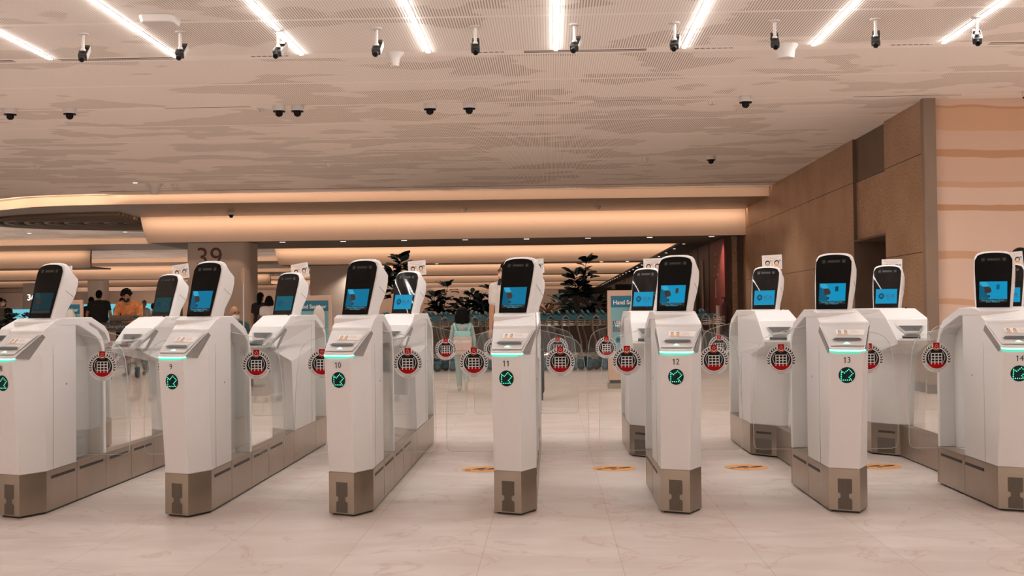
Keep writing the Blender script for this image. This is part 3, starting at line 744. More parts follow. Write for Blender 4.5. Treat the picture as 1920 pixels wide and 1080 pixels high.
        pts = [(-.66, -.62), (-.66, .50), (-.30, .26), (.22, .72), (.74, .22), (.28, -.26), (.58, -.60)]
        for k in range(len(pts)):
            p, p2 = pts[k], pts[(k + 1) % len(pts)]; L_ = math.dist(p, p2); nn = max(1, round(L_ / .235))
            for j in range(nn): b.disc((.002 + .0455 * (p[0] + (p2[0] - p[0]) * j / nn), .0455 * (p[1] + (p2[1] - p[1]) * j / nn)), .0031, fr, .0025, 'dot', 8)
        b.build('arrow_sign', e)
        e['nose'] = 1; num_fr = fr
    else:
        b = MB(); qg(b, .02, .98, .04, .96, .005, 'white2'); b.box(.05, .12, 2.3, 2.35, .98, 1.0, 'white2')
        rd = b.build('passport_reader', e, smooth=30)
        b = MB()
        o4 = [(.16, .62), (.90, .62), (.76, .20), (.32, .20)]; vs = [q(u, v, .005) for u, v in o4] + [q(.22, .58, -.05), q(.84, .58, -.05), q(.72, .24, -.035), q(.36, .24, -.035)]
        b.flat(o4, q, .0120, 'seam'); b.flat([(.22, .60), (.86, .60), (.76, .34), (.34, .34)], q, .0160, 'darkmetal'); b.flat([(.34, .34), (.76, .34), (.72, .23), (.36, .23)], q, .0165, 'grey')
        b.disc((.66, .44), .035, q, .0200, 'black', 10); b.build('reader_glass', rd)
        b = MB(); b.loft([[q(.20, .06, .006), q(.78, .06, .006), q(.78, .15, .006), q(.20, .15, .006)], [q(.21, .07, .014), q(.77, .07, .014), q(.77, .14, .014), q(.21, .14, .014)]], 'black'); b.build('passport_slot', rd)
        b = MB(); b.box(.2425, .2445, 2.22, 2.44, .80, 1.03, 'white2'); 
        P4 = [(.2520, 2.130, 1.045), (.2530, 2.190, 1.030), (.2160, 2.030, .890), (.1760, 1.895, .900)]
        b = MB(); b.add(P4 + [(x + .0025, y - .001, z) for x, y, z in P4], [(0, 1, 2, 3), (7, 6, 5, 4), (0, 4, 5, 1), (1, 5, 6, 2), (2, 6, 7, 3), (3, 7, 4, 0)], 'grey')
        b.build('side_trim', e); num_fr = None
        b = MB(); b.tube([(.20, 2.50, 1.136), (.20, 2.50, 1.146)], .008, 'black', 10); b.build('sensor_knob', e)
    return num_fr

def flap(e, y, side):
    b = MB()
    O = [(.105, .285), (.520, .285), (.548, .292), (.560, .315), (.562, .45), (.556, .63), (.545, .78), (.532, .88), (.515, .935), (.490, .965), (.455, .985), (.36, 1.012), (.26, 1.035), (.19, 1.048), (.105, 1.05)]
    if side < 0: O = [(.241 - x, z) for x, z in O][::-1]
    n = len(O)
    vs = [(x, y, z) for x, z in O] + [(x, y + .010, z) for x, z in O]
    b.add(vs, [tuple(range(n)), tuple(reversed(range(n, 2*n)))], 'glass')
    ed = [(i, n + i, n + (i + 1) % n, (i + 1) % n) for i in range(n)]
    b.add(vs, ed, 'gedge')
    cx_ = sum(p[0] for p in O) / n; I_ = []
    for i in range(n):
        p, q_, r_ = Vector(O[i - 1]), Vector(O[i]), Vector(O[(i + 1) % n]); t = ((q_ - p).normalized() + (r_ - q_).normalized()).normalized(); I_.append((q_.x - t.y * .0032, q_.y + t.x * .0032))
    vv = [(x, y - .0006, z) for x, z in O] + [(x, y - .0006, z) for x, z in I_]
    b.add(vv, [(i, (i + 1) % n, n + (i + 1) % n, n + i) for i in range(n)], 'gedge'); f = b.build('glass_flap', e)
    fr = Frame(((.389 if side > 0 else -.145), y - .0012, .834), (1, 0, 0), (0, 0, 1))
    b = MB(); emblem_geo(b, fr, (0, 0), .0895); b.build('round_emblem', f)

def make_gate():
    e = empty('immigration_gate')
    # steel plinth
    P = [(0, .078), (.156, 0), (.241, .175), (.241, 3.86), (0, 3.86), (0, 2.80), (.168, 2.60), (.168, 1.16), (0, 1.16)]
    b = MB(); b.prism(P, lambda p, t: (p[0], p[1], t), .012, .245, 'steel'); Pin = [(.02, .09), (.152, .02), (.232, .18), (.232, 3.84), (.02, 3.84), (.02, 2.83), (.176, 2.62), (.176, 1.15), (.02, 1.15)]
    b.prism(Pin, lambda p, t: (p[0], p[1], t), 0, .012, 'black')
    for y in (.63, 1.13, 1.62, 2.10, 2.49, 3.35): b.box(.2410, .2416, y, y + .003, .014, .243, 'steel_dark')
    for y in (.63, 1.13): b.box(-.0006, 0, y, y + .003, .014, .243, 'steel_dark')
    base = b.build('steel_base', e, bevel=.0006)
    for (y0, y1) in ((.24, .60), (.68, 1.08), (1.20, 1.58), (1.68, 2.06)):
        b = MB(); b.box(.2405, .2420, y0, y1, .195, .212, 'black'); b.build('side_slot', base)
    for (y0, y1) in ((.30, .62), (.68, 1.08)):
        b = MB(); b.box(-.0012, .0005, y0, y1, .190, .207, 'black'); b.build('side_slot', base)
    # vents on the nose
    fr = Frame((.005, .0755, 0), (.156, -.078, 0), (0, 0, 1))
    b = MB(); b.flat([(.045, .018), (.125, .018), (.125, .075), (.108, .085), (.108, .105), (.125, .112), (.125, .19), (.045, .19), (.045, .112), (.060, .105), (.060, .085), (.045, .075)], fr, .0012, 'vent'); b.build('speaker_vent', base)
    fr = Frame((.0, 2.80, 0), (.168, -.20, 0), (0, 0, 1))
    b = MB(); b.flat([(.055, .02), (.215, .02), (.215, .135), (.055, .135)], fr, .0012, 'vent'); b.build('speaker_vent', base)
    b = MB(); b.box(.065, .215, .175, .192, .0008, .0015, 'black', fr); b.build('nose_slot', base)
    # glass between the two pylons
    b = MB(); b.box(.200, .210, 1.12, 2.50, .246, .972, 'glass'); b.box(.199, .211, 1.12, 2.50, .972, .974, 'gedge'); b.box(.232, .238, .64, 1.085, .246, .96, 'glass'); b.build('side_glass', e)
    nf = pylon(e, False); pylon(e, True)
    head_unit(e, (.106, .402, 1.137), 24.5, False); head_unit(e, (.104, 2.708, 1.140), 26, True)
    for y in (.675, 3.44):
        flap(e, y, 1); flap(e, y, -1)
    return e, nf
def number_mesh(t, nf):
    b = MB(); n_ = len(t); adv = .0235
    for k, ch in enumerate(t):
        cx = (k - (n_ - 1) / 2) * adv
        if ch == '1':      # upright with a small flag
            b.flat([(cx + .0000, .0680), (cx + .0045, .0680), (cx + .0045, .1005), (cx + .0008, .1005), (cx - .0070, .0960), (cx - .0058, .0925), (cx + .0000, .0955)], nf, .0015, 'ink')
        else: b.text(ch, (cx, .084), .046, nf, .0015, 'ink', sx=.92)
    return b
gate0, NF = make_gate()
loc_txt = {7: 'mostly hidden behind gate 8', 8: 'the leftmost, cut by the left edge', 9: 'before the column marked 39',
           10: 'next left of the middle gate', 11: 'the middle one, seen almost straight on', 12: 'just right of the middle one', 13: 'in front of the bronze wall',
           14: 'nearest the right edge', 15: 'showing only its rear at the right edge'}
for g in range(7, 16):
    o = gate0 if g == 7 else copy_tree(gate0)
    gates = globals().setdefault('GATES', []); gates.append(o); o.location = (X0 + (g - 11) * SP - {7: .030, 8: .025}.get(g, 0), Y0, 0)
for o, g in zip(GATES, range(7, 16)):
    b = number_mesh(str(g), NF); b.build('gate_number', o)
    lab = ('white passport gate number %d, ' % g if 8 <= g <= 14 else 'white passport gate ') + loc_txt[g]
    tag(o, lab, 'passport gate', 'passport gates in a row')
    if 'nose' in o: del o['nose']
    for ch_ in o.children:
        if 'cx' in ch_:
            c_ = Vector(ch_['cx']); ra, dz = {7: (4, -.02), 8: (7, -.015), 9: (9, -.02), 10: (4, -.01), 11: (5, -.01), 12: (1, -.015), 13: (2, 0), 14: (0, -.045), 15: (5, 0)}[g]
            ch_.matrix_local = Matrix.Translation(c_ + Vector((0, 0, dz))) @ Matrix.Rotation(-R(ra), 4, 'Y') @ Matrix.Translation(-c_); del ch_['cx']
    for hd in o.children:
        for sc in hd.children:
            if 'rear' in sc:
                v = {8: {'icon_passport': 'dim', 'screen_blue': 'dim', 'screen_light_blue': 'dim2', 'screen_deep_blue': 'dim', 'screen_text_cyan': 'dim2'}, 9: {'screen_blue': 'mid2', 'icon_passport': 'mid2'}, 10: {'screen_blue': 'mid2', 'icon_passport': 'mid2'}, 11: {'screen_blue': 'mid2', 'icon_passport': 'mid2'}, 13: {'icon_passport': 'scrnavy'}, 14: {'icon_passport': 'cyan_d'}, 7: {'screen_blue': 'dim'}}.get(g) if not sc['rear'] else {8: {'screen_blue': 'dim2', 'screen_deep_blue': 'dim'}, 7: {'screen_blue': 'dim'}, 9: {'screen_blue': 'mid'}}.get(g)
                if v:  # left and middle gates take the colours painted dimmer for their viewing angle
                    sc.data = sc.data.copy()
                    for i_, m_ in enumerate(sc.data.materials):
                        if m_.name in v: sc.data.materials[i_] = M[v[m_.name]]
                del sc['rear']

# floor stickers with footprints
def footprint():
    b = MB(); fr = Frame((0, 0, .002), (1, 0, 0), (0, 1, 0))
    b.loft([[(.158 * math.cos(2*math.pi*k/40), .158 * math.sin(2*math.pi*k/40), z) for k in range(40)] for z in (.0005, .0018)], 'orange_spot')
    for cx, tilt in ((-.045, 25), (.055, 25)):
        t = Matrix.Rotation(R(-tilt - 22), 2)
        for (y0, ry, rx) in ((.022, .058, .024), (-.072, .026, .019)):
            pts = [];
            for k in range(20):
                a = 2 * math.pi * k / 20; p = t @ Vector((rx * math.cos(a), y0 + ry * math.sin(a))); pts.append((cx + p.x * 1.15, p.y + .0))
            b.flat(pts, fr, .0004, 'ink')
    return b.build('footprint_sticker')
fp = footprint()
for i, (x, lb) in enumerate(((-.505, 'between gates 10 and 11, half behind gate 11'), (.450, 'between gates 11 and 12'), (1.405, 'between gates 12 and 13'), (2.355, 'between gates 13 and 14'), (-1.455, 'between gates 9 and 10, hidden by the gates'))):
    if i == 4: continue
    o = fp if i == 0 else fp.copy()
    if i: col.objects.link(o)
    o.location = (x, 8.95, 0); tag(o, 'round orange floor sticker with black footprints ' + lb, 'floor sticker', 'footprint stickers')

# ------------------------------------------------------------------ far hall: columns, counters, signs
def column(x0, x1, y, num=None, lit=False, zt=ZC, dep=1.0, lb='', nz=2.66, size=.62, nx=.40):
    e = empty('column', (x0, y, 0), label=lb, cat='column')
    w_ = x1 - x0; b = MB(); r = .28
    P = [(0, .02), (.02, 0)] + [(w_ - r + p[0] , r + p[1]) for p in arc((0, 0), r, -90, 0, 6)] + [(w_, dep), (0, dep)]
    b.prism(P, lambda p, t: (p[0], p[1], t), 0, zt - .002, 'column'); b.build('shaft', e, smooth=35)
    if num:
        b = MB(); fr = Frame((0, 0, 0), (1, 0, 0), (0, 0, 1)); b.text(num, (w_ * nx, nz), size, fr, .012, 'lit' if lit else 'numeral'); b.build('numeral', e)
    return e
column(-9.45, -7.85, 31.7, '39', lb='broad pale column with the big brown numeral 39', zt=ZB, nz=2.62, size=.72, nx=.36)
column(-9.45, -7.2, 48.0, lb='broad shaded column behind gate 10, left of the tall dark plant', zt=ZB)
column(-30.5, -27.7, 70.0, '36', True, lb='distant column with the glowing white numeral 36', zt=3.1, nz=2.25, size=.50, nx=.18)
column(-26.9, -26.0, 70.5, lb='distant plain column behind the man in the black shirt', zt=ZC)
# lit information counters
def counter(x0, x1, y, z0, z1, lb, txt=True):
    e = empty('information_counter', (x0, y, 0), label=lb, cat='counter', group='cyan lit counters'); w_ = x1 - x0
    b = MB(); b.box(0, w_, 0, .7, 0, z1, 'counter'); b.build('body', e, bevel=.02)
    b = MB(); b.box(0, w_, -.03, 0, z0, z1, 'counter_cyan'); fr = Frame((0, -.032, 0), (1, 0, 0), (0, 0, 1)); rnd = random.Random(int(x0 * 10))
    for k in range(int(w_ / .55)):
        for q in range(3):
            x = .12 + k * .55; b.box(x, x + rnd.uniform(.15, .38), z0 + .08 + q * .085, z0 + .115 + q * .085, 0, .004, 'counter_text', lambda u, v, w: fr(u, w + 0, v) ) if False else b.flat([(x, z0 + .06 + q * .09), (x + rnd.uniform(.12, .36), z0 + .06 + q * .09), (x + .2, z0 + .10 + q * .09), (x, z0 + .10 + q * .09)], fr, .004, 'counter_text')
    b.build('lit_panel', e)
counter(-16.6, -14.75, 42, 1.10, 1.56, 'long cyan lit counter behind the man in the black shirt'); counter(-14.7, -12.9, 42, 1.10, 1.56, 'cyan lit counter behind the man in the orange shirt')
counter(-19.7, -18.0, 43, 1.00, 1.42, 'small cyan lit counter far left, beneath the numeral 36')
b = MB(); b.box(0, 4.1, 0, .5, 0, 2.05, 'shop'); rnd = random.Random(4)
o = b.build('shop_cabinet'); o.location = (.35, 52, 0); tag(o, 'dark shop cabinets far behind the luggage trolleys on the right', 'cabinet')
for k in range(3):
    b = MB(); b.box(0, .9, 0, .3, 0, [1.9, 2.0, 1.8][k], 'shop'); b.box(.05, .85, -.01, 0, 1.2, 1.7, 'bronze_wall2'); o = b.build('shop_shelf'); o.location = (1.1 + k * 1.05, 40 + k * .5, 0)
    tag(o, ['left', 'middle', 'right'][k] + ' of three dark shelf units behind the plants on the right', 'shelf', 'dark shelf units')
# hand sanitiser stands
def sanitiser(x, y, lb, dx=.40):
    e = empty('hand_sanitiser_stand', (x, y, 0), label=lb, cat='stand', group='hand sanitiser stands')
    b = MB(); b.box(0, .64, 0, .05, .10, 1.44, 'sign_frame'); b.build('frame', e, bevel=.006)
    b = MB(); b.box(-.01, .65, -.06, .14, 0, .075, 'steel'); b.box(.02, .62, -.02, .07, .075, .12, 'steel_dark'); b.build('base', e, bevel=.005)
    fr = Frame((0, -.001, 0), (1, 0, 0), (0, 0, 1)); b = MB()
    b.flat([(.05, .55), (.59, .55), (.59, 1.33), (.05, 1.33)], fr, .001, 'sign_teal'); b.flat([(.05, 1.19), (.59, 1.19), (.59, 1.36), (.05, 1.36)], fr, .002, 'sign_blue')
    b.text('Hand Sanitiser', (.32, 1.26), .088, fr, .003, 'paper', sx=.92, bold=.022)
    b.flat([(.07, .82), (.22, .82), (.22, 1.0), (.07, 1.0)], fr, .002, 'orange_ink'); b.flat([(.075, .825), (.215, .825), (.215, .995), (.075, .995)], fr, .003, 'sign_blue')
    b.text('USE', (.145, .965), .058, fr, .004, 'paper', bold=.03); b.text('ME', (.145, .915), .058, fr, .004, 'paper', bold=.03); b.text('TO STAY', (.145, .870), .026, fr, .004, 'orange_ink'); b.text('HEALTHY', (.145, .842), .026, fr, .004, 'orange_ink')
    b.disc((.15, .70), .035, fr, .003, 'sign_blue', 14)
    for k in range(4): b.flat([(.125 + k * .014, .70), (.135 + k * .014, .70), (.135 + k * .014, .765 - abs(k - 1.5) * .01), (.125 + k * .014, .765 - abs(k - 1.5) * .01)], fr, .003, 'sign_blue')
    for k, (u, v) in enumerate(((.09, .62), (.2, .61), (.32, .66), (.47, .75), (.52, .62), (.40, .58))): b.disc((u, v), .010, fr, .003, 'paper', 6)
    b.build('poster', e)
    b = MB(); b.ell((dx, -.09, 1.08), (.10, .085, .20), 'plastic_white', 16, 10); b.box(dx - .085, dx + .085, -.14, 0, .93, 1.05, 'plastic_white'); b.build('dispenser', e, smooth=50)
    b = MB(); b.tube([(dx - .10, -.10, .93), (dx - .10, -.10, .62)], .009, 'darkmetal'); b.build('drip_pole', e)
sanitiser(.84, 18.1, 'hand sanitiser poster stand showing its left half beside gate 12'); sanitiser(-4.19, 19.8, 'hand sanitiser poster stand right of the seated man, between gates 9 and 10', .45); sanitiser(-8.93, 21.5, 'hand sanitiser stand almost hidden behind the head of gate 8', .45)
e = empty('disc_sign_pole', (-4.66, 18.5, 0), label='thin pole topped by a small round disc before the column marked 39', cat='sign pole')
b = MB(); b.tube([(0, 0, .01), (0, 0, 1.66)], .011, 'plastic_white'); b.build('pole', e, smooth=60)
b = MB(); b.lathe([(.13, 0), (.13, .012), (.02, .02)], (0, 0, 0), 'steel'); b.build('base', e, smooth=40)
b = MB(); fr = Frame((0, -.008, 1.73), (.6, -.8, 0), (0, 0, 1)); b.loft([[fr(.055*math.cos(2*math.pi*k/24), .12*math.sin(2*math.pi*k/24), w_) for k in range(24)] for w_ in (0, .016)], 'sign_frame'); b.build('disc', e)
b = MB(); b.lathe([(.19, 0), (.19, 1.12), (.17, 1.14), (.12, 1.14), (.11, 1.05)], (0, 0, 0), 'chrome', 24); o = b.build('steel_bin', smooth=40); o.location = (-5.62, 24.2, 0); tag(o, 'round stainless steel bin right of the column marked 39', 'bin')
# corridor on the right: red banner, extinguisher, light posts
e = empty('red_banner', (4.52, 33.3, 0), label='dark red poster with faint lettering on the corridor wall at right', cat='poster')
b = MB(); b.box(-.03, 0, -1.6, 1.3, .75, 2.95, 'redpanel'); b.build('panel', e)
fr = Frame((-.031, 0, 0), (0, -1, 0), (0, 0, 1)); b = MB(); b.text('STYLE', (0, 2.17), .42, fr, .002, 'faintred'); b.text('NEW IN', (0, 2.62), .18, fr, .002, 'faintred'); b.text('TRAVEL', (0, 2.45), .18, fr, .002, 'faintred')
b.flat([(-.18, 1.45), (.02, 1.45), (.02, 1.95), (-.18, 1.95)], fr, .002, 'faintred'); b.flat([(-.1, .98), (.06, .98), (.06, 1.12), (-.1, 1.12)], fr, .002, 'faintred'); b.build('lettering', e)
e = empty('fire_extinguisher', (4.46, 31.5, 0), label='dark fire extinguisher with a curved hose on a stand beside the red poster', cat='fire extinguisher')
b = MB(); b.lathe([(.02, .56), (.085, .57), (.09, .60), (.09, 1.22), (.06, 1.30), (.03, 1.33)], (0, 0, 0), 'exting', 18); b.build('cylinder', e, smooth=50)
b = MB(); b.box(-.02, .02, -.02, .02, 1.32, 1.40, 'black'); b.box(-.09, .03, -.012, .012, 1.40, 1.415, 'black'); b.box(-.09, .03, -.012, .012, 1.43, 1.45, 'black', None); b.build('valve_handle', e)
b = MB(); b.tube([(0, 0, 1.37), (.08, -.01, 1.43), (.14, -.02, 1.36), (.16, -.02, 1.2), (.13, -.02, 1.0)], .012, 'rubber'); b.build('hose', e, smooth=60)
b = MB(); b.box(-.13, .13, -.1, .1, 0, .03, 'darkmetal'); b.box(-.1, .1, -.08, .08, .03, .56, 'darkmetal'); b.build('stand', e)
b = MB(); b.tube([(0, 0, 0), (0, 0, 1.24)], .05, 'plastic_white', 12); o = b.build('white_tube'); o.location = (4.28, 31.5, 0); tag(o, 'slim pale tube standing left of the fire extinguisher', 'tube')
for k, (y, z) in enumerate(((36.5, 2.6), (38.4, 2.5))):
    b = MB(); b.box(-.03, 0, 0, .22, .9, z, 'sign_frame'); o = b.build('wall_light_panel'); o.location = (4.545, y, 0); tag(o, ['nearer', 'farther'][k] + ' pale upright strip on the corridor wall left of the red poster', 'wall panel', 'pale wall strips')
# downlights, with added fill spots for the hall among them
def downlight(x, y, z, lb, grp, lampw=None, m='lit', sx=.10, sy=.02):
    if lb: b = MB(); b.box(-sx, sx, -sy, sy, -.006, 0, m); o = b.build('downlight'); o.location = (x, y, z); tag(o, lb, 'downlight', grp)
    if lampw:
        d = bpy.data.lights.new('downlight_or_fill_spot', 'SPOT'); d.energy = lampw; d.spot_size = R(125); d.spot_blend = .6; d.shadow_soft_size = .12; d.color = (1, .88, .77)
        l = bpy.data.objects.new('downlight_or_fill_spot', d); col.objects.link(l); l.location = (x, y, z - .03)
for k in range(22):
    downlight(3.86, 35.4 + k * 2.7, ZB, 'tiny white downlight in the slanting dotted row under the right soffit', 'downlights along the right soffit', sx=.035)
for k, (x, y) in enumerate(((-8.6, 25.2), (-6.0, 25.2), (-3.4, 25.2), (0, 25.2), (3.4, 25.2), (-11.5, 25.2), (-9.5, 19.5), (-5.6, 19.5), (-1.7, 19.5), (2.2, 19.5), (-7.4, 15.4), (-2.6, 15.4), (3.6, 15.4), (.5, 15.4))):
    downlight(x, y, ZC, 'slim white downlight on the ceiling left of the far funnel-shaped fitting' if k == 0 else None, None, 190 if y > 16 else 100, sx=.04)  # only the first has a fitting; the others are bare added fill lights
for k in range(9):
    downlight(-8.6 + k * 1.6, 31.52 + .4, ZB, 'small white downlight under the large lit ceiling beam', 'downlights under the large beam', 60 if k % 2 == 0 else None, sx=.07)
for k in range(12):
    x = -30 + k * 3.2; downlight(min(x, 3), 40.0 if x < -10.4 else 47.6, ZC if x < -10.4 else ZB, 'added far downlight among the distant ceiling beams', 'added distant downlights', 160, sx=.06)  # extra downlights put in to lift the light of the far hall

for x_, y_, p_ in ((3.9, 31.9, 70), (-36, 114, 3000), (-20, 114, 3000), (-6, 114, 2500), (-14, 37, 300), (-20, 40, 300), (-27, 52, 600), (-20, 56, 500), (-30, 64, 900), (-22, 66, 700), (-14, 56, 400), (-34, 90, 1500), (-20, 95, 1500), (-8, 100, 1200), (-4, 70, 500), (-10, 84, 700)):
    lamp(x_, y_, 3.60 if x_ < 3 else 2.98, p_)  # more added fill spots, for the far hall and the red poster's corridor

# ------------------------------------------------------------------ luggage trolleys
def make_trolley():
    e = empty('luggage_trolley')
    b = MB(); b.tube([(0, -.27, 1.08), (-.03, -.25, 1.125), (-.04, 0, 1.14), (-.03, .25, 1.125), (0, .27, 1.08)], .024, 'teal', 8)
    for y in (-.26, .26): b.tube([(-.03, y, 1.09), (.06, y, 1.03), (.14, y, .98)], [.020, .032, .026], 'teal', 8)
    b.box(.0, .17, -.285, -.235, .97, 1.06, 'teal'); b.box(-.05, .02, -.08, .08, 1.08, 1.13, 'teal'); b.build('handlebar', e, smooth=50)
    b = MB()
    for y in (-.26, .26):
        b.tube([(.15, y, 1.0), (.17, y, .80), (.235, y, .55), (.25, y, .38), (.20, y, .26), (.12, y, .17)], .016, 'chrome', 6)
        b.tube([(.20, y, .27), (.55, y, .30), (.85, y, .22)], .013, 'chrome', 6)
    for x, z in ((.24, .36), (.45, .29), (.65, .27), (.84, .225)): b.tube([(x, -.26, z), (x, .26, z)], .010, 'chrome', 6)
    for y in (-.13, 0, .13): b.tube([(.22, y, .285), (.55, y, .295), (.84, y, .225)], .009, 'chrome', 5)
    b.build('frame', e, smooth=60)
    b = MB()
    for y in (-.23, .23):
        b.tube([(.17, y, .86), (.17, y, 1.0), (.235, y, 1.06), (.31, y, 1.0), (.31, y, .86), (.17, y, .86)], .008, 'chrome', 5)
        for z in (.89, .93, .97): b.tube([(.17, y, z), (.40, y, z)], .005, 'chrome', 4)
    for z in (.86, .93, 1.0):
        for x in (.17, .40): b.tube([(x, -.23, z), (x, .23, z)], .006, 'chrome', 4)
    for k in range(5): b.tube([(.17, -.18 + k * .09, .86), (.40, -.18 + k * .09, .86)], .005, 'chrome', 4)
    b.build('basket', e)
    for x, y in ((.10, -.26), (.10, .26), (.82, 0)):
        b = MB(); b.tube([(x, y - .025, .085), (x, y + .025, .085)], .082, 'rubber', 14); b.build('wheel', e, smooth=50)
        b = MB(); b.tube([(x, y - .032, .10), (x, y + .032, .10)], .050, 'teal', 10); b.box(x - .06, x + .07, y - .03, y + .03, .15, .20, 'teal'); b.build('wheel_cover', e)
    return e
tp = make_trolley(); first = True
for row, yy in ((0, 23.85), (1, 24.75)):
    for k in range(19):
        o = tp if first else copy_tree(tp); first = False
        o.location = (-3.75 + k * .293 + row * .13, yy, 0)
        tag(o, ('chrome trolley with teal handle nested in the front trolley row' if row == 0 else 'chrome trolley with teal handle nested in the back trolley row'), 'luggage trolley', 'front row of nested trolleys' if row == 0 else 'back row of nested trolleys')
for k in range(2):
    o = copy_tree(tp); o.location = (2.75 + k * .25, 24.0 + .3 * k, 0); tag(o, 'chrome trolley right of gate 12, ' + ('nearer' if k == 0 else 'farther') + ' of the pair before the red poster', 'luggage trolley', 'trolleys by the red poster')
o = copy_tree(tp); o.location = (-8.0, 22.05, 0); o.rotation_euler = (0, 0, R(-90)); o.location = (-7.88, 22.5, 0)
tag(o, 'luggage trolley with a grey lettered board, pushed by the man in orange', 'luggage trolley')
b = MB(); b.box(-.30, .30, 0, .02, 0, .15, 'darkmetal'); fr = Frame((0, -.001, 0), (1, 0, 0), (0, 0, 1)); b.text('@ChangiAirport', (0, .075), .085, fr, .001, 'grey'); bd = b.build('advert_board', o); bd.rotation_euler = (0, 0, R(90)); bd.location = (.43, 0, .88)

# ------------------------------------------------------------------ plants
def leaf(b, p, d, L, W, m, rnd):
    d = Vector(d).normalized(); s = d.cross(Vector((0, 0, 1)));
    if s.length < .1: s = Vector((1, 0, 0))
    s.normalize(); s = (s + d.cross(s) * rnd.uniform(-.7, .7)).normalized(); n = s.cross(d)
    P = [(0, .04), (.25, .30), (.55, .50), (.8, .46), (1, .04)]; L_ = []; C_ = []; R_ = []
    for t, w_ in P:
        c = Vector(p) + d * L * t + n * (-.25 * L * t * t); L_.append(c - s * W * w_ + n * .12 * W); C_.append(c); R_.append(c + s * W * w_ + n * .12 * W)
    vs = L_ + C_ + R_; k = len(P); fs = []
    for i in range(k - 1): fs += [(i, i + 1, k + i + 1, k + i), (k + i, k + i + 1, 2*k + i + 1, 2*k + i)]
    b.add(vs, fs, m)
def fig(x, y, h, spread, nleaf, lb, seed, m='leaf', L=.22, z0=1.12, stems=3, pot=True, name='fig_plant'):
    rnd = random.Random(seed); e = empty(name, (x, y, 0), label=lb, cat='plant', group='potted plants behind the trolleys')
    if pot and x < -10: b = MB(); b.lathe([(.20, 0), (.26, .5), (.24, .52), (.22, .46)], (0, 0, 0), 'planter', 18); b.build('pot', e, smooth=40)
    b = MB(); tips = []
    for k in range(stems):
        a = 2 * math.pi * k / stems + rnd.random(); dx, dy = math.cos(a) * spread * .6, math.sin(a) * spread * .4; hh = h * (1 - .12 * k) 
        pts = [(0, 0, .46), (dx * .3, dy * .3, .46 + (hh - .46) * .45), (dx, dy, hh - .15)]; b.tube(pts, [.014, .011, .006], 'stem', 5); tips.append((dx, dy, hh))
    b.build('stems', e)
    b = MB()
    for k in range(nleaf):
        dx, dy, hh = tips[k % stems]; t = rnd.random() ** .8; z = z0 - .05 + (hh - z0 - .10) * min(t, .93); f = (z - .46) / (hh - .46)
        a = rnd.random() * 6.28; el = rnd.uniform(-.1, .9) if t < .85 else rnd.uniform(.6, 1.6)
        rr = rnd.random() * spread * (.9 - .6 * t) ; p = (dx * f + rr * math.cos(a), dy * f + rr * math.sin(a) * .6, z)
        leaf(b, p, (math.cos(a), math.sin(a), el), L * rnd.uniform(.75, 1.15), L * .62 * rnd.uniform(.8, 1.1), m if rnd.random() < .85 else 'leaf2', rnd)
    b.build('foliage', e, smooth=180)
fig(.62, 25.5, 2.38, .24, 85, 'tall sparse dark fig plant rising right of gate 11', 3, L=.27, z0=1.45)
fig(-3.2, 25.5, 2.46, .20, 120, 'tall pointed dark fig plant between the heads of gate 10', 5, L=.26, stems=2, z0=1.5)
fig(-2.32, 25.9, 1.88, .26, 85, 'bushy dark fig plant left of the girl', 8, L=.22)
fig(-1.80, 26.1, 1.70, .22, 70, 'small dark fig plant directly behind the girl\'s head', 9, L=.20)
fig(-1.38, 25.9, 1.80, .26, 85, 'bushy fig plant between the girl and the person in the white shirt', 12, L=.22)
fig(-.95, 26.1, 1.66, .2, 60, 'dark fig plant beside the raised arm of the person in white', 13, L=.2)
fig(.10, 26.0, 1.58, .22, 80, 'low grey-green bush right behind the head of gate 11', 15, 'leaf2', L=.17)
fig(.42, 25.7, 1.66, .22, 70, 'grey-green bush at the foot of the tall sparse fig', 18, 'leaf2', L=.16)
fig(.92, 26.0, 1.55, .26, 85, 'dark low bush left of the hand sanitiser stand by gate 12', 20, L=.19)
b = MB(); b.box(-2.75, 2.75, -.50, -.46, 0, 1.10, 'planter'); b.box(-2.75, 2.75, .46, .50, 0, 1.10, 'planter'); b.box(-2.75, -2.70, -.46, .46, 0, 1.10, 'planter'); b.box(2.70, 2.75, -.46, .46, 0, 1.10, 'planter'); b.box(-2.7, 2.7, -.46, .46, 0, .455, 'stem')
o = b.build('planter_box'); o.location = (-1.45, 25.95, 0); tag(o, 'long dark planter box behind the rows of nested trolleys', 'planter')
e = empty('bromeliad', (-.05, 25.30, 0), label='orange-pink spiky bromeliad right of the head of gate 11', cat='plant'); rnd = random.Random(2)
b = MB(); b.lathe([(.14, .7), (.18, 1.08), (.16, 1.1), (.15, 1.05)], (0, 0, 0), 'planter', 14); b.lathe([(.14, 0), (.14, .7)], (0, 0, 0), 'planter', 14); b.build('pot', e, smooth=40)
b = MB()
for k in range(34):
    a = rnd.random() * 6.28; leaf(b, (0, 0, 1.07), (math.cos(a), math.sin(a), rnd.uniform(.4, 2.2)), rnd.uniform(.22, .36), .05, 'brom', rnd)
b.build('foliage', e)
for k, (x, y) in enumerate(((-11.9, 26.3), (-11.35, 26.0), (-10.8, 26.3))):
    fig(x, y, 1.34, .36, 300, ['leftmost', 'middle', 'rightmost'][k] + ' low leafy shrub in the bed left of gate 8', 30 + k, 'leaf' if k != 1 else 'leaf2', L=.13, z0=.70, name='leafy_shrub')

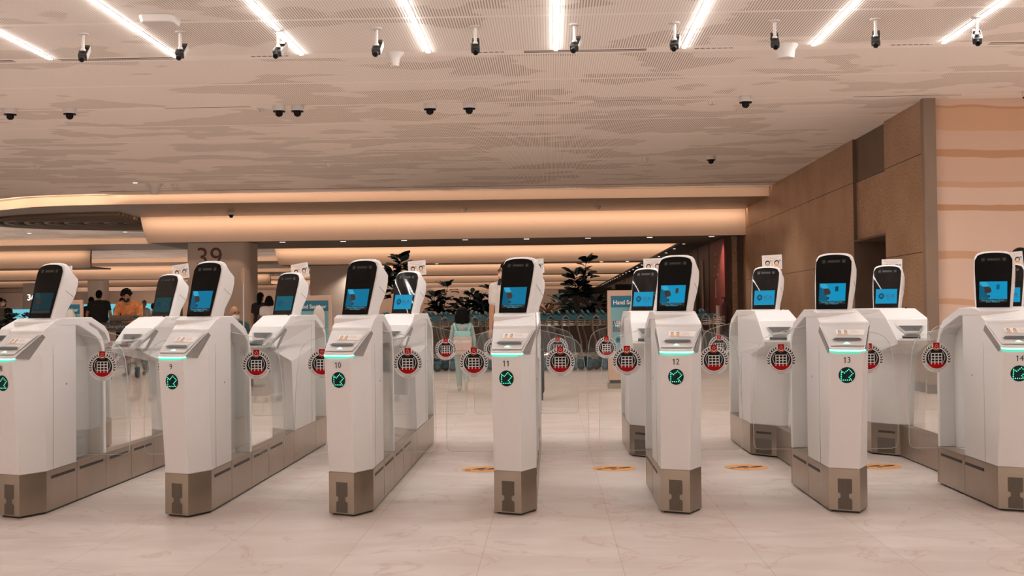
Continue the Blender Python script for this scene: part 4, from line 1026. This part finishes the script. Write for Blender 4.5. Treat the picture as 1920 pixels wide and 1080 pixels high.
# ------------------------------------------------------------------ people
M['skin'] = mat('skin_tan', (.46, .235, .13), .55); M['skin_light'] = mat('skin_light', (.55, .36, .26), .55)
M['hair'] = mat('hair_black', (.006, .005, .005), .7, spec=.12); M['hair_grey'] = mat('hair_grey', (.25, .2, .17), .6)
M['cloth_black'] = mat('cloth_black', (.012, .012, .013), .85); M['cloth_mint'] = mat('cloth_mint', (.36, .45, .43), .85); M['cloth_mint2'] = mat('cloth_mint_strap', (.33, .60, .60), .8)
M['cloth_pink'] = mat('cloth_pink', (.66, .43, .36), .7); M['cloth_orange'] = mat('cloth_orange', (.80, .30, .11), .85, noise=(14, .3)); M['cloth_teal'] = mat('cloth_teal', (.035, .085, .085), .85)
M['cloth_white'] = mat('cloth_white', (.66, .60, .56), .85); M['cloth_grey'] = mat('cloth_grey', (.14, .13, .12), .85); M['denim'] = mat('denim', (.06, .08, .10), .85)
M['shoe'] = mat('shoe_white', (.62, .54, .48), .6); M['mask_white'] = mat('mask_white', (.72, .70, .67), .8); M['mask_black'] = mat('mask_black', (.015, .015, .015), .8)
def cap_(b, p0, p1, r0, r1, m, sx=1.0, sy=1.0, n=14):
    p0, p1 = Vector(p0), Vector(p1); d = (p1 - p0); L = d.length; d = d / L if L > 1e-6 else Vector((0, 0, 1))
    a = Vector((0, 1, 0)) if abs(d.y) < .8 else Vector((1, 0, 0)); x = a.cross(d).normalized(); y = d.cross(x)
    rings = []
    for k in range(5): t = R(-88 + 88 * k / 4); rings.append((p0 + d * r0 * math.sin(t), r0 * math.cos(t)))
    for k in range(5): t = R(88 * k / 4); rings.append((p1 + d * r1 * math.sin(t), r1 * math.cos(t)))
    b.loft([[c + (x * math.cos(q) * sx + y * math.sin(q) * sy) * r for q in [2*math.pi*i/n for i in range(n)]] for c, r in rings], m)
BASE = dict(head=(0, -.015, 1.585), neck=(0, .015, 1.43), chest=(0, .01, 1.28), waist=(0, 0, 1.08), pelvis=(0, .005, .95),
            shL=(-.175, .01, 1.385), elL=(-.215, .03, 1.11), wrL=(-.225, -.03, .87), shR=(.175, .01, 1.385), elR=(.215, .03, 1.11), wrR=(.225, -.03, .87),
            hipL=(-.085, 0, .90), knL=(-.095, -.015, .49), anL=(-.10, .02, .085), toL=(-.115, -.14, .04), hipR=(.085, 0, .90), knR=(.095, -.015, .49), anR=(.10, .02, .085), toR=(.115, -.14, .04))
def figure(name, loc, yaw, h, lb, cat='person', pose={}, skin='skin', shirt='cloth_black', pants='cloth_grey', shoes='cloth_black', hair='hair', hairstyle='short', mask=None,
           sleeve=.55, child=1.0, shorts=False, vox=.012, fat=1.0, glasses=False):
    J = dict(BASE); J.update(pose); s = h / 1.70; J = {k: Vector(v) * s for k, v in J.items()}
    e = empty(name, loc, yaw, lb, cat); q = s
    hd = J['head']; fw = Vector(pose.get('look', (0, -1, 0))).normalized() if 'look' in pose else Vector((0, -1, 0))
    side = fw.cross(Vector((0, 0, 1))).normalized(); upv = side.cross(fw).normalized(); hc = child
    HR = Matrix((side, -fw, upv)).transposed()
    H = lambda x, y, z: hd + HR @ Vector((x, y, z)) * q * hc      # head space: y forward negative
    def remesh(o, v, sm=6):
        r = o.modifiers.new('remesh', 'REMESH'); r.mode = 'VOXEL'; r.voxel_size = v * s; r.use_smooth_shade = True
        t = o.modifiers.new('smooth', 'SMOOTH'); t.iterations = sm; t.factor = .5; return o
    b = MB(); k_ = skin
    b.ell(H(0, .01, .015), (.075*q*hc, .092*q*hc, .105*q*hc), k_, 18, 12, HR); b.ell(H(0, -.018, -.045), (.056*q*hc, .066*q*hc, .070*q*hc), k_, 16, 10, HR)
    cap_(b, H(0, -.088, .012), H(0, -.105, -.016), .010*q, .014*q, k_)
    for sx in (-1, 1): b.ell(H(sx*.077, .008, -.002), (.012*q, .020*q, .030*q), k_, 10, 8, HR)
    cap_(b, J['neck'] - Vector((0, 0, .05*q)), H(0, .012, -.06), .056*q, .050*q, k_)
    cap_(b, J['chest'], J['waist'], .105*q*fat, .098*q*fat, k_, 1.45, .95); cap_(b, J['shL'] * .72 + J['neck'] * .28, J['shR'] * .72 + J['neck'] * .28, .058*q, .058*q, k_)
    cap_(b, J['waist'], J['pelvis'], .098*q*fat, .108*q*fat, k_, 1.45, 1.0)
    for S in 'LR':
        cap_(b, J['sh'+S], J['el'+S], .047*q, .038*q, k_); cap_(b, J['el'+S], J['wr'+S], .038*q, .025*q, k_)
        d = (J['wr'+S] - J['el'+S]).normalized(); hdn = Vector(pose['hand'+S]) if ('hand'+S) in pose else d; hdn.normalize()
        px = Vector((0, 1, 0)); px = (px - hdn * px.dot(hdn)).normalized(); pn = hdn.cross(px); c = J['wr'+S] + hdn * .045*q
        cap_(b, J['wr'+S], c, .024*q, .030*q, k_, 1.0, 1.0); cap_(b, c, c + hdn*.035*q, .028*q, .027*q, k_)
        for i, (o, L) in enumerate(((-.027, .055), (-.009, .066), (.009, .062), (.026, .048))):
            a = c + hdn*.045*q + px*o*q; m1 = a + (hdn*.6 + pn*.12*(1 if S == 'L' else -1)).normalized()*L*.55*q; cap_(b, a, m1, .0095*q, .009*q, k_); cap_(b, m1, m1 + (hdn*.8 + pn*.6*(1 if S == 'L' else -1)).normalized()*L*.5*q, .009*q, .0075*q, k_)
        cap_(b, c - px*.022*q, c - px*.052*q + hdn*.035*q, .012*q, .0095*q, k_)
        cap_(b, J['hip'+S], J['kn'+S], .082*q*fat, .055*q, k_); cap_(b, J['kn'+S], J['an'+S], .054*q, .034*q, k_); cap_(b, J['an'+S], J['to'+S], .036*q, .026*q, k_)
    remesh(b.build('body', e, smooth=180), min(vox, .0095), 3)
    g = .014
    b = MB(); cap_(b, J['chest'] + Vector((0, 0, .035*q)), J['waist'], (.105*fat+g)*q, (.100*fat+g+.004)*q, shirt, 1.42, .98); cap_(b, J['waist'], J['pelvis'] + Vector((0, 0, .0)), (.104*fat+g)*q, (.112*fat+g)*q, shirt, 1.42, 1.02)
    cap_(b, J['shL'] * .8 + J['neck'] * .2, J['shR'] * .8 + J['neck'] * .2, (.058+g*.7)*q, (.058+g*.7)*q, shirt)
    for S in 'LR':
        e1 = J['sh'+S].lerp(J['el'+S], min(1, sleeve * 1.0)); cap_(b, J['sh'+S], e1, (.050+g)*q, (.043+g)*q, shirt)
        if sleeve > 1: cap_(b, J['el'+S], J['el'+S].lerp(J['wr'+S], sleeve - 1), (.040+g)*q, (.028+g*.7)*q, shirt)
    remesh(b.build('shirt', e, smooth=180), vox)
    b = MB(); cap_(b, J['pelvis'] + Vector((0, 0, .02*q)), J['pelvis'] - Vector((0, 0, .03*q)), (.108*fat+g*.6)*q, (.105*fat+g*.6)*q, pants, 1.38, 1.0)
    for S in 'LR':
        cap_(b, J['hip'+S], J['kn'+S] if not shorts else J['hip'+S].lerp(J['kn'+S], .8), (.083*fat+g)*q, (.060+g + .01*shorts)*q, pants)
        if not shorts: cap_(b, J['kn'+S], J['an'+S].lerp(J['kn'+S], .05), (.056+g)*q, (.040+g)*q, pants)
    remesh(b.build('trousers', e, smooth=180), vox)
    for S in 'LR':
        b = MB(); an, to = J['an'+S], J['to'+S]; cap_(b, an.lerp(to, -.15) - Vector((0, 0, .03*q)), to - Vector((0, 0, .005*q)), .042*q, .034*q, shoes, 1.05, .95); cap_(b, an.lerp(to, -.10), an.lerp(to, .25), .045*q, .040*q, shoes)
        remesh(b.build('shoe', e, smooth=180), vox)
    if hairstyle != 'bald':
        b = MB(); 
        if hairstyle == 'bob':
            b.ell(H(0, .022, .030), (.098*q*hc, .108*q*hc, .112*q*hc), hair, 20, 12, HR); cap_(b, H(-.060, .025, -.01), H(-.066, .025, -.072), .056*q*hc, .054*q*hc, hair); cap_(b, H(.060, .025, -.01), H(.066, .025, -.072), .056*q*hc, .054*q*hc, hair)
            cap_(b, H(0, .062, .0), H(0, .058, -.078), .060*q*hc, .056*q*hc, hair)
        elif hairstyle == 'curly':
            rnd = random.Random(5)
            for k in range(46):
                a = rnd.random()*6.28; t = rnd.uniform(-.05, 1); r = math.sqrt(max(0, 1-t*t)); y_ = .088*r*math.sin(a)
                if t < .35 and y_ < -.03: continue
                b.ell(H(.086*r*math.cos(a), y_ + .012, .025 + .102*t), (.030*q, .030*q, .028*q), hair, 8, 6)
            b.ell(H(0, .02, .035), (.085*q, .092*q, .100*q), hair, 14, 10, HR)
        else:
            b.ell(H(0, .018, .032), (.081*q*hc, .094*q*hc, .100*q*hc), hair, 18, 12, HR); b.ell(H(0, .045, -.01), (.074*q*hc, .062*q*hc, .075*q*hc), hair, 14, 8, HR)
            if hairstyle == 'long': cap_(b, H(0, .06, 0), H(0, .075, -.16), .06*q, .045*q, hair, 1.2, .8)
            if hairstyle == 'tied': b.ell(H(0, .11, .03), (.04*q, .04*q, .045*q), hair, 10, 8)
        remesh(b.build('hair', e, smooth=180), .010, 3)
    b = MB()
    for sx in (-1, 1):
        b.ell(H(sx*.030, -.076, .010), (.012*q*hc, .006*q*hc, .006*q*hc), 'paper', 8, 6, HR); b.ell(H(sx*.030, -.0805, .010), (.006*q*hc, .004*q*hc, .006*q*hc), 'hair', 8, 6, HR)
        cap_(b, H(sx*.016, -.085, .030), H(sx*.046, -.074, .032), .0045*q*hc, .0035*q*hc, 'hair')
    if not mask: cap_(b, H(-.020, -.080, -.055), H(.020, -.080, -.055), .006*q, .006*q, 'faintred')
    b.build('eyes', e, smooth=180)
    if mask:
        b = MB(); b.ell(H(0, -.045, -.045), (.061*q*hc, .062*q*hc, .052*q*hc), mask, 16, 10, HR)
        for sx in (-1, 1): b.tube([H(sx*.05, -.06, -.025), H(sx*.079, -.005, .005)], .0022*q, mask, 4)
        b.build('face_mask', e, smooth=180)
    if glasses:
        b = MB()
        for sx in (-1, 1):
            b.tube([H(sx*.031 + .021*math.cos(t), -.094, .010 + .017*math.sin(t)) for t in [2*math.pi*i/12 for i in range(13)]], .0028*q, 'black', 4); b.tube([H(sx*.052, -.092, .012), H(sx*.079, .0, .012)], .0025*q, 'black', 4)
        b.tube([H(-.010, -.096, .012), H(.010, -.096, .012)], .0025*q, 'black', 4); b.build('glasses', e)
    return e, J
PI = math.pi
# the girl walking away
gp = dict(head=(0, -.02, 1.50), neck=(0, .01, 1.33), chest=(0, .01, 1.20), waist=(0, 0, 1.03), pelvis=(0, .0, .92), shL=(-.165, .01, 1.27), shR=(.165, .01, 1.27), elL=(-.215, .03, 1.02), elR=(.215, .02, 1.02), wrL=(-.235, .0, .83), wrR=(.23, -.04, .80),
          hipR=(.085, 0, .88), knR=(.075, -.06, .48), anR=(.065, -.10, .085), toR=(.075, -.25, .035), hipL=(-.085, 0, .88), knL=(-.075, .03, .48), anL=(-.065, .28, .20), toL=(-.065, .22, .045))
figure('person', (-1.28, 17.75, 0), PI + R(4), 1.24, 'small girl with a black bob walking away, wearing a mint top and leggings', pose=gp, shirt='cloth_mint', pants='cloth_mint', shoes='shoe', hairstyle='bob', sleeve=1.9, child=1.28, skin='skin_light', vox=.010)
e = empty('backpack', (-1.28, 17.75, 0), PI + R(4), 'mint and pale pink backpack on the girl\'s back', 'backpack')
b = MB(); b.box(-.135, .135, .125, .235, .535, .80, 'cloth_pink'); b.build('bag', e, bevel=.035, seg=3)
b = MB(); b.box(-.120, .120, .120, .225, .745, .875, 'cloth_mint2'); b.build('top_panel', e, bevel=.03, seg=3)
b = MB(); b.box(-.125, .125, .232, .250, .60, .735, 'cloth_pink'); b.box(-.125, .125, .246, .255, .70, .745, 'cloth_white'); b.build('front_pocket', e, bevel=.012)
for sx in (-1, 1):
    b = MB(); b.tube([(sx*.075, .125, .82), (sx*.10, .105, .925), (sx*.115, .02, .975), (sx*.12, -.09, .93), (sx*.11, -.105, .78), (sx*.12, .05, .62)], .020, 'cloth_mint2', 8); b.build('strap', e, smooth=180)
b = MB(); b.tube([(-.02, .16, .87), (-.018, .17, .915), (.018, .17, .915), (.02, .16, .87)], .006, 'cloth_pink', 6); b.build('handle', e)
# person in the white T-shirt behind gate 11
wp = dict(look=(-1, -.15, -.05), head=(-.02, -.01, 1.585), elR=(.225, .0, 1.12), elL=(-.20, .0, 1.10), wrL=(-.215, -.02, .86))
figure('person', (-.56, 16.2, 0), R(0), 1.80, 'person in a white T-shirt and mask, facing left, half behind gate 11', pose=wp, shirt='cloth_white', pants='cloth_black', mask='cloth_pink', glasses=True, sleeve=.62, hairstyle='tied', vox=.010)
e = empty('shoulder_bag', (-.56, 16.2, 0), 0, 'black bag with a shoulder strap worn by the person in the white T-shirt', 'bag')
b = MB(); b.tube([(-.11, -.06, 1.50), (-.10, .02, 1.56), (-.08, .14, 1.46), (-.04, .17, 1.30)], .028, 'cloth_black', 8); b.build('strap', e, smooth=180); b = MB(); b.box(-.15, .17, .15, .30, 1.02, 1.46, 'cloth_black'); b.build('bag', e, bevel=.05, seg=3)
e = empty('suitcase', (-.25, 15.95, 0), 0, 'dark wheeled suitcase mostly hidden behind gate 11', 'suitcase')
b = MB(); b.box(-.13, .16, -.2, .2, .09, .66, 'cloth_black'); b.build('shell', e, bevel=.03)
b = MB(); b.tube([(-.08, .15, .66), (-.08, .15, 1.0), (.10, .15, 1.0), (.10, .15, .66)], .009, 'darkmetal', 6); b.build('handle', e)
for x in (-.10, .13):
    b = MB(); b.tube([(x - .012, -.17, .04), (x + .012, -.17, .04)], .038, 'rubber', 12); b.build('wheel', e); b = MB(); b.tube([(x - .012, .17, .04), (x + .012, .17, .04)], .038, 'rubber', 12); b.build('wheel', e)
# man in orange leaning on his trolley
op = dict(look=(.15, -1, -.55), head=(.0, -.30, 1.47), neck=(0, -.21, 1.36), chest=(0, -.14, 1.24), waist=(0, -.02, 1.06), shL=(-.19, -.17, 1.30), shR=(.19, -.17, 1.30), elL=(-.225, -.26, 1.06), elR=(.225, -.26, 1.06), wrL=(-.10, -.44, 1.07), wrR=(.08, -.44, 1.08), handL=(1, -.2, 0), handR=(-1, -.2, 0),
          knR=(.13, .1, .50), anR=(.15, .3, .12), toR=(.15, .18, .04))
figure('person', (-7.90, 22.95, 0), R(0), 1.75, 'curly-haired man in an orange T-shirt and black mask leaning on a trolley', pose=op, shirt='cloth_orange', pants='cloth_grey', mask='mask_black', hairstyle='curly', sleeve=.75, fat=1.12, vox=.010)
b = MB(); b.box(-.2, .2, -.10, .10, 0, .12, 'planter'); o = b.build('brown_bag', bevel=.04, seg=3); o.location = (-7.88, 22.3, 1.04); tag(o, 'brown soft bag on the trolley in front of the man in orange', 'bag')
figure('person', (-11.9, 32.0, 0), PI, 1.82, 'broad man in a black T-shirt seen from behind, left of the man in orange', shirt='cloth_black', pants='cloth_black', fat=1.38, vox=.014, pose=dict(shL=(-.215, .01, 1.385), shR=(.215, .01, 1.385), elL=(-.29, .03, 1.11), elR=(.29, .03, 1.11), wrL=(-.30, -.03, .87), wrR=(.30, -.03, .87)))
figure('person', (-12.45, 32.9, 0), PI + .4, 1.66, 'dark-clothed person partly hidden behind the broad man in black', shirt='cloth_black', pants='cloth_black', fat=1.1, sleeve=1.6, vox=.014)
figure('person', (-13.5, 34.5, 0), PI, 1.55, 'dark-haired person at the cyan counter, left of the man in black', shirt='cloth_black', pants='cloth_black', vox=.014, hairstyle='long')
figure('person', (-11.85, 33.6, 0), R(20), 1.64, 'dark-haired person with a white mask between the two men', mask='mask_white', shirt='cloth_black', pants='cloth_black', hairstyle='tied', vox=.014)
figure('person', (-12.05, 36.0, 0), R(-30), 1.60, 'grey-haired person far behind the man in orange', shirt='cloth_white', pants='cloth_grey', hair='hair_grey', vox=.014)
figure('person', (-12.25, 37.5, 0), R(150), 1.52, 'dark-haired person farthest behind the man in orange, right side', shirt='cloth_grey', pants='cloth_grey', vox=.014)
# seated elderly man in a wheelchair
sp_ = dict(look=(.25, -1, -.08), head=(0, -.02, 1.19), neck=(0, .03, 1.035), chest=(0, .04, .90), waist=(0, .03, .70), pelvis=(0, .02, .57), shL=(-.18, .03, 1.00), shR=(.18, .03, 1.00), elL=(-.24, .0, .74), elR=(.24, .0, .74), wrL=(-.20, -.24, .72), wrR=(.20, -.24, .72), handL=(.2, -1, 0), handR=(-.2, -1, 0),
           hipL=(-.09, .0, .54), hipR=(.09, .0, .54), knL=(-.12, -.42, .54), knR=(.12, -.42, .54), anL=(-.12, -.46, .13), anR=(.12, -.46, .13), toL=(-.13, -.60, .10), toR=(.13, -.60, .10))
figure('person', (-5.06, 19.5, 0), R(25), 1.66, 'bald elderly man in a teal shirt and white mask seated behind gate 9', pose=sp_, shirt='cloth_teal', pants='cloth_grey', mask='mask_white', hairstyle='bald', glasses=True, sleeve=.7, vox=.010)
e = empty('wheelchair', (-5.06, 19.5, 0), R(25), 'dark wheelchair under the seated elderly man', 'wheelchair')
b = MB(); b.box(-.22, .22, -.25, .2, .40, .44, 'cloth_black'); b.build('seat', e, bevel=.01); b = MB(); b.box(-.22, .22, .17, .20, .44, .92, 'cloth_black'); b.build('backrest', e, bevel=.01)
for sx in (-1, 1):
    b = MB(); b.tube([(sx*.25 + 0, .05 + .28*math.cos(t), .295 + .28*math.sin(t)) for t in [2*PI*i/24 for i in range(25)]], .014, 'rubber', 6, False)
    for i in range(6): b.tube([(sx*.25, .05, .295), (sx*.25, .05 + .27*math.cos(i*PI/3), .295 + .27*math.sin(i*PI/3))], .004, 'chrome', 4)
    b.build('large_wheel', e, smooth=180)
    b = MB(); b.tube([(sx*.20 - .012, -.35, .07), (sx*.20 + .012, -.35, .07)], .065, 'rubber', 14); b.build('caster', e)
    b = MB(); b.tube([(sx*.23, .22, .98), (sx*.23, .19, .92), (sx*.23, .19, .42), (sx*.22, -.32, .42), (sx*.20, -.36, .08)], .012, 'darkmetal', 6); b.tube([(sx*.23, .19, .66), (sx*.24, -.2, .66), (sx*.24, -.2, .42)], .012, 'darkmetal', 6); b.tube([(sx*.23, .22, .98), (sx*.23, .32, .97)], .018, 'rubber', 8); b.build('side_frame', e, smooth=60)
    b = MB(); b.box(sx*.12 - .06, sx*.12 + .06, -.60, -.44, .05, .065, 'darkmetal'); b.build('footrest', e)
# people right of the column and at the far left
figure('person', (-6.9, 29.0, 0), R(160), 1.66, 'black-haired person in black right of the column marked 39', shirt='cloth_black', pants='cloth_black', hairstyle='long', vox=.014)
figure('person', (-6.60, 28.6, 0), R(190), 1.56, 'black-haired person in a pale top beside the steel bin', shirt='cloth_white', pants='cloth_grey', hairstyle='bob', vox=.014)
figure('person', (-13.55, 29.8, 0), R(100), 1.62, 'dark-haired person in a grey top and pale shorts at the far left edge', shirt='cloth_grey', pants='denim', shorts=True, vox=.014, mask='mask_white')
figure('person', (-15.35, 34.0, 0), R(30), 1.64, 'person in black with a black mask at the far left', shirt='cloth_black', pants='cloth_black', mask='mask_black', vox=.014, hair='hair')
ap = dict(elR=(.36, -.12, 1.30), wrR=(.20, -.22, 1.50), elL=(-.30, -.2, 1.2), wrL=(-.1, -.35, 1.2))
figure('person', (-14.5, 34.4, 0), R(40), 1.56, 'person in black raising an arm, right of the masked person at far left', pose=ap, shirt='cloth_black', pants='cloth_black', vox=.014, sleeve=.5)
figure('person', (4.66, 12.3, 0), PI, 1.70, 'black-haired person seen from behind, at the right edge behind gate 15', shirt='cloth_black', pants='cloth_black', hairstyle='bob', vox=.012)
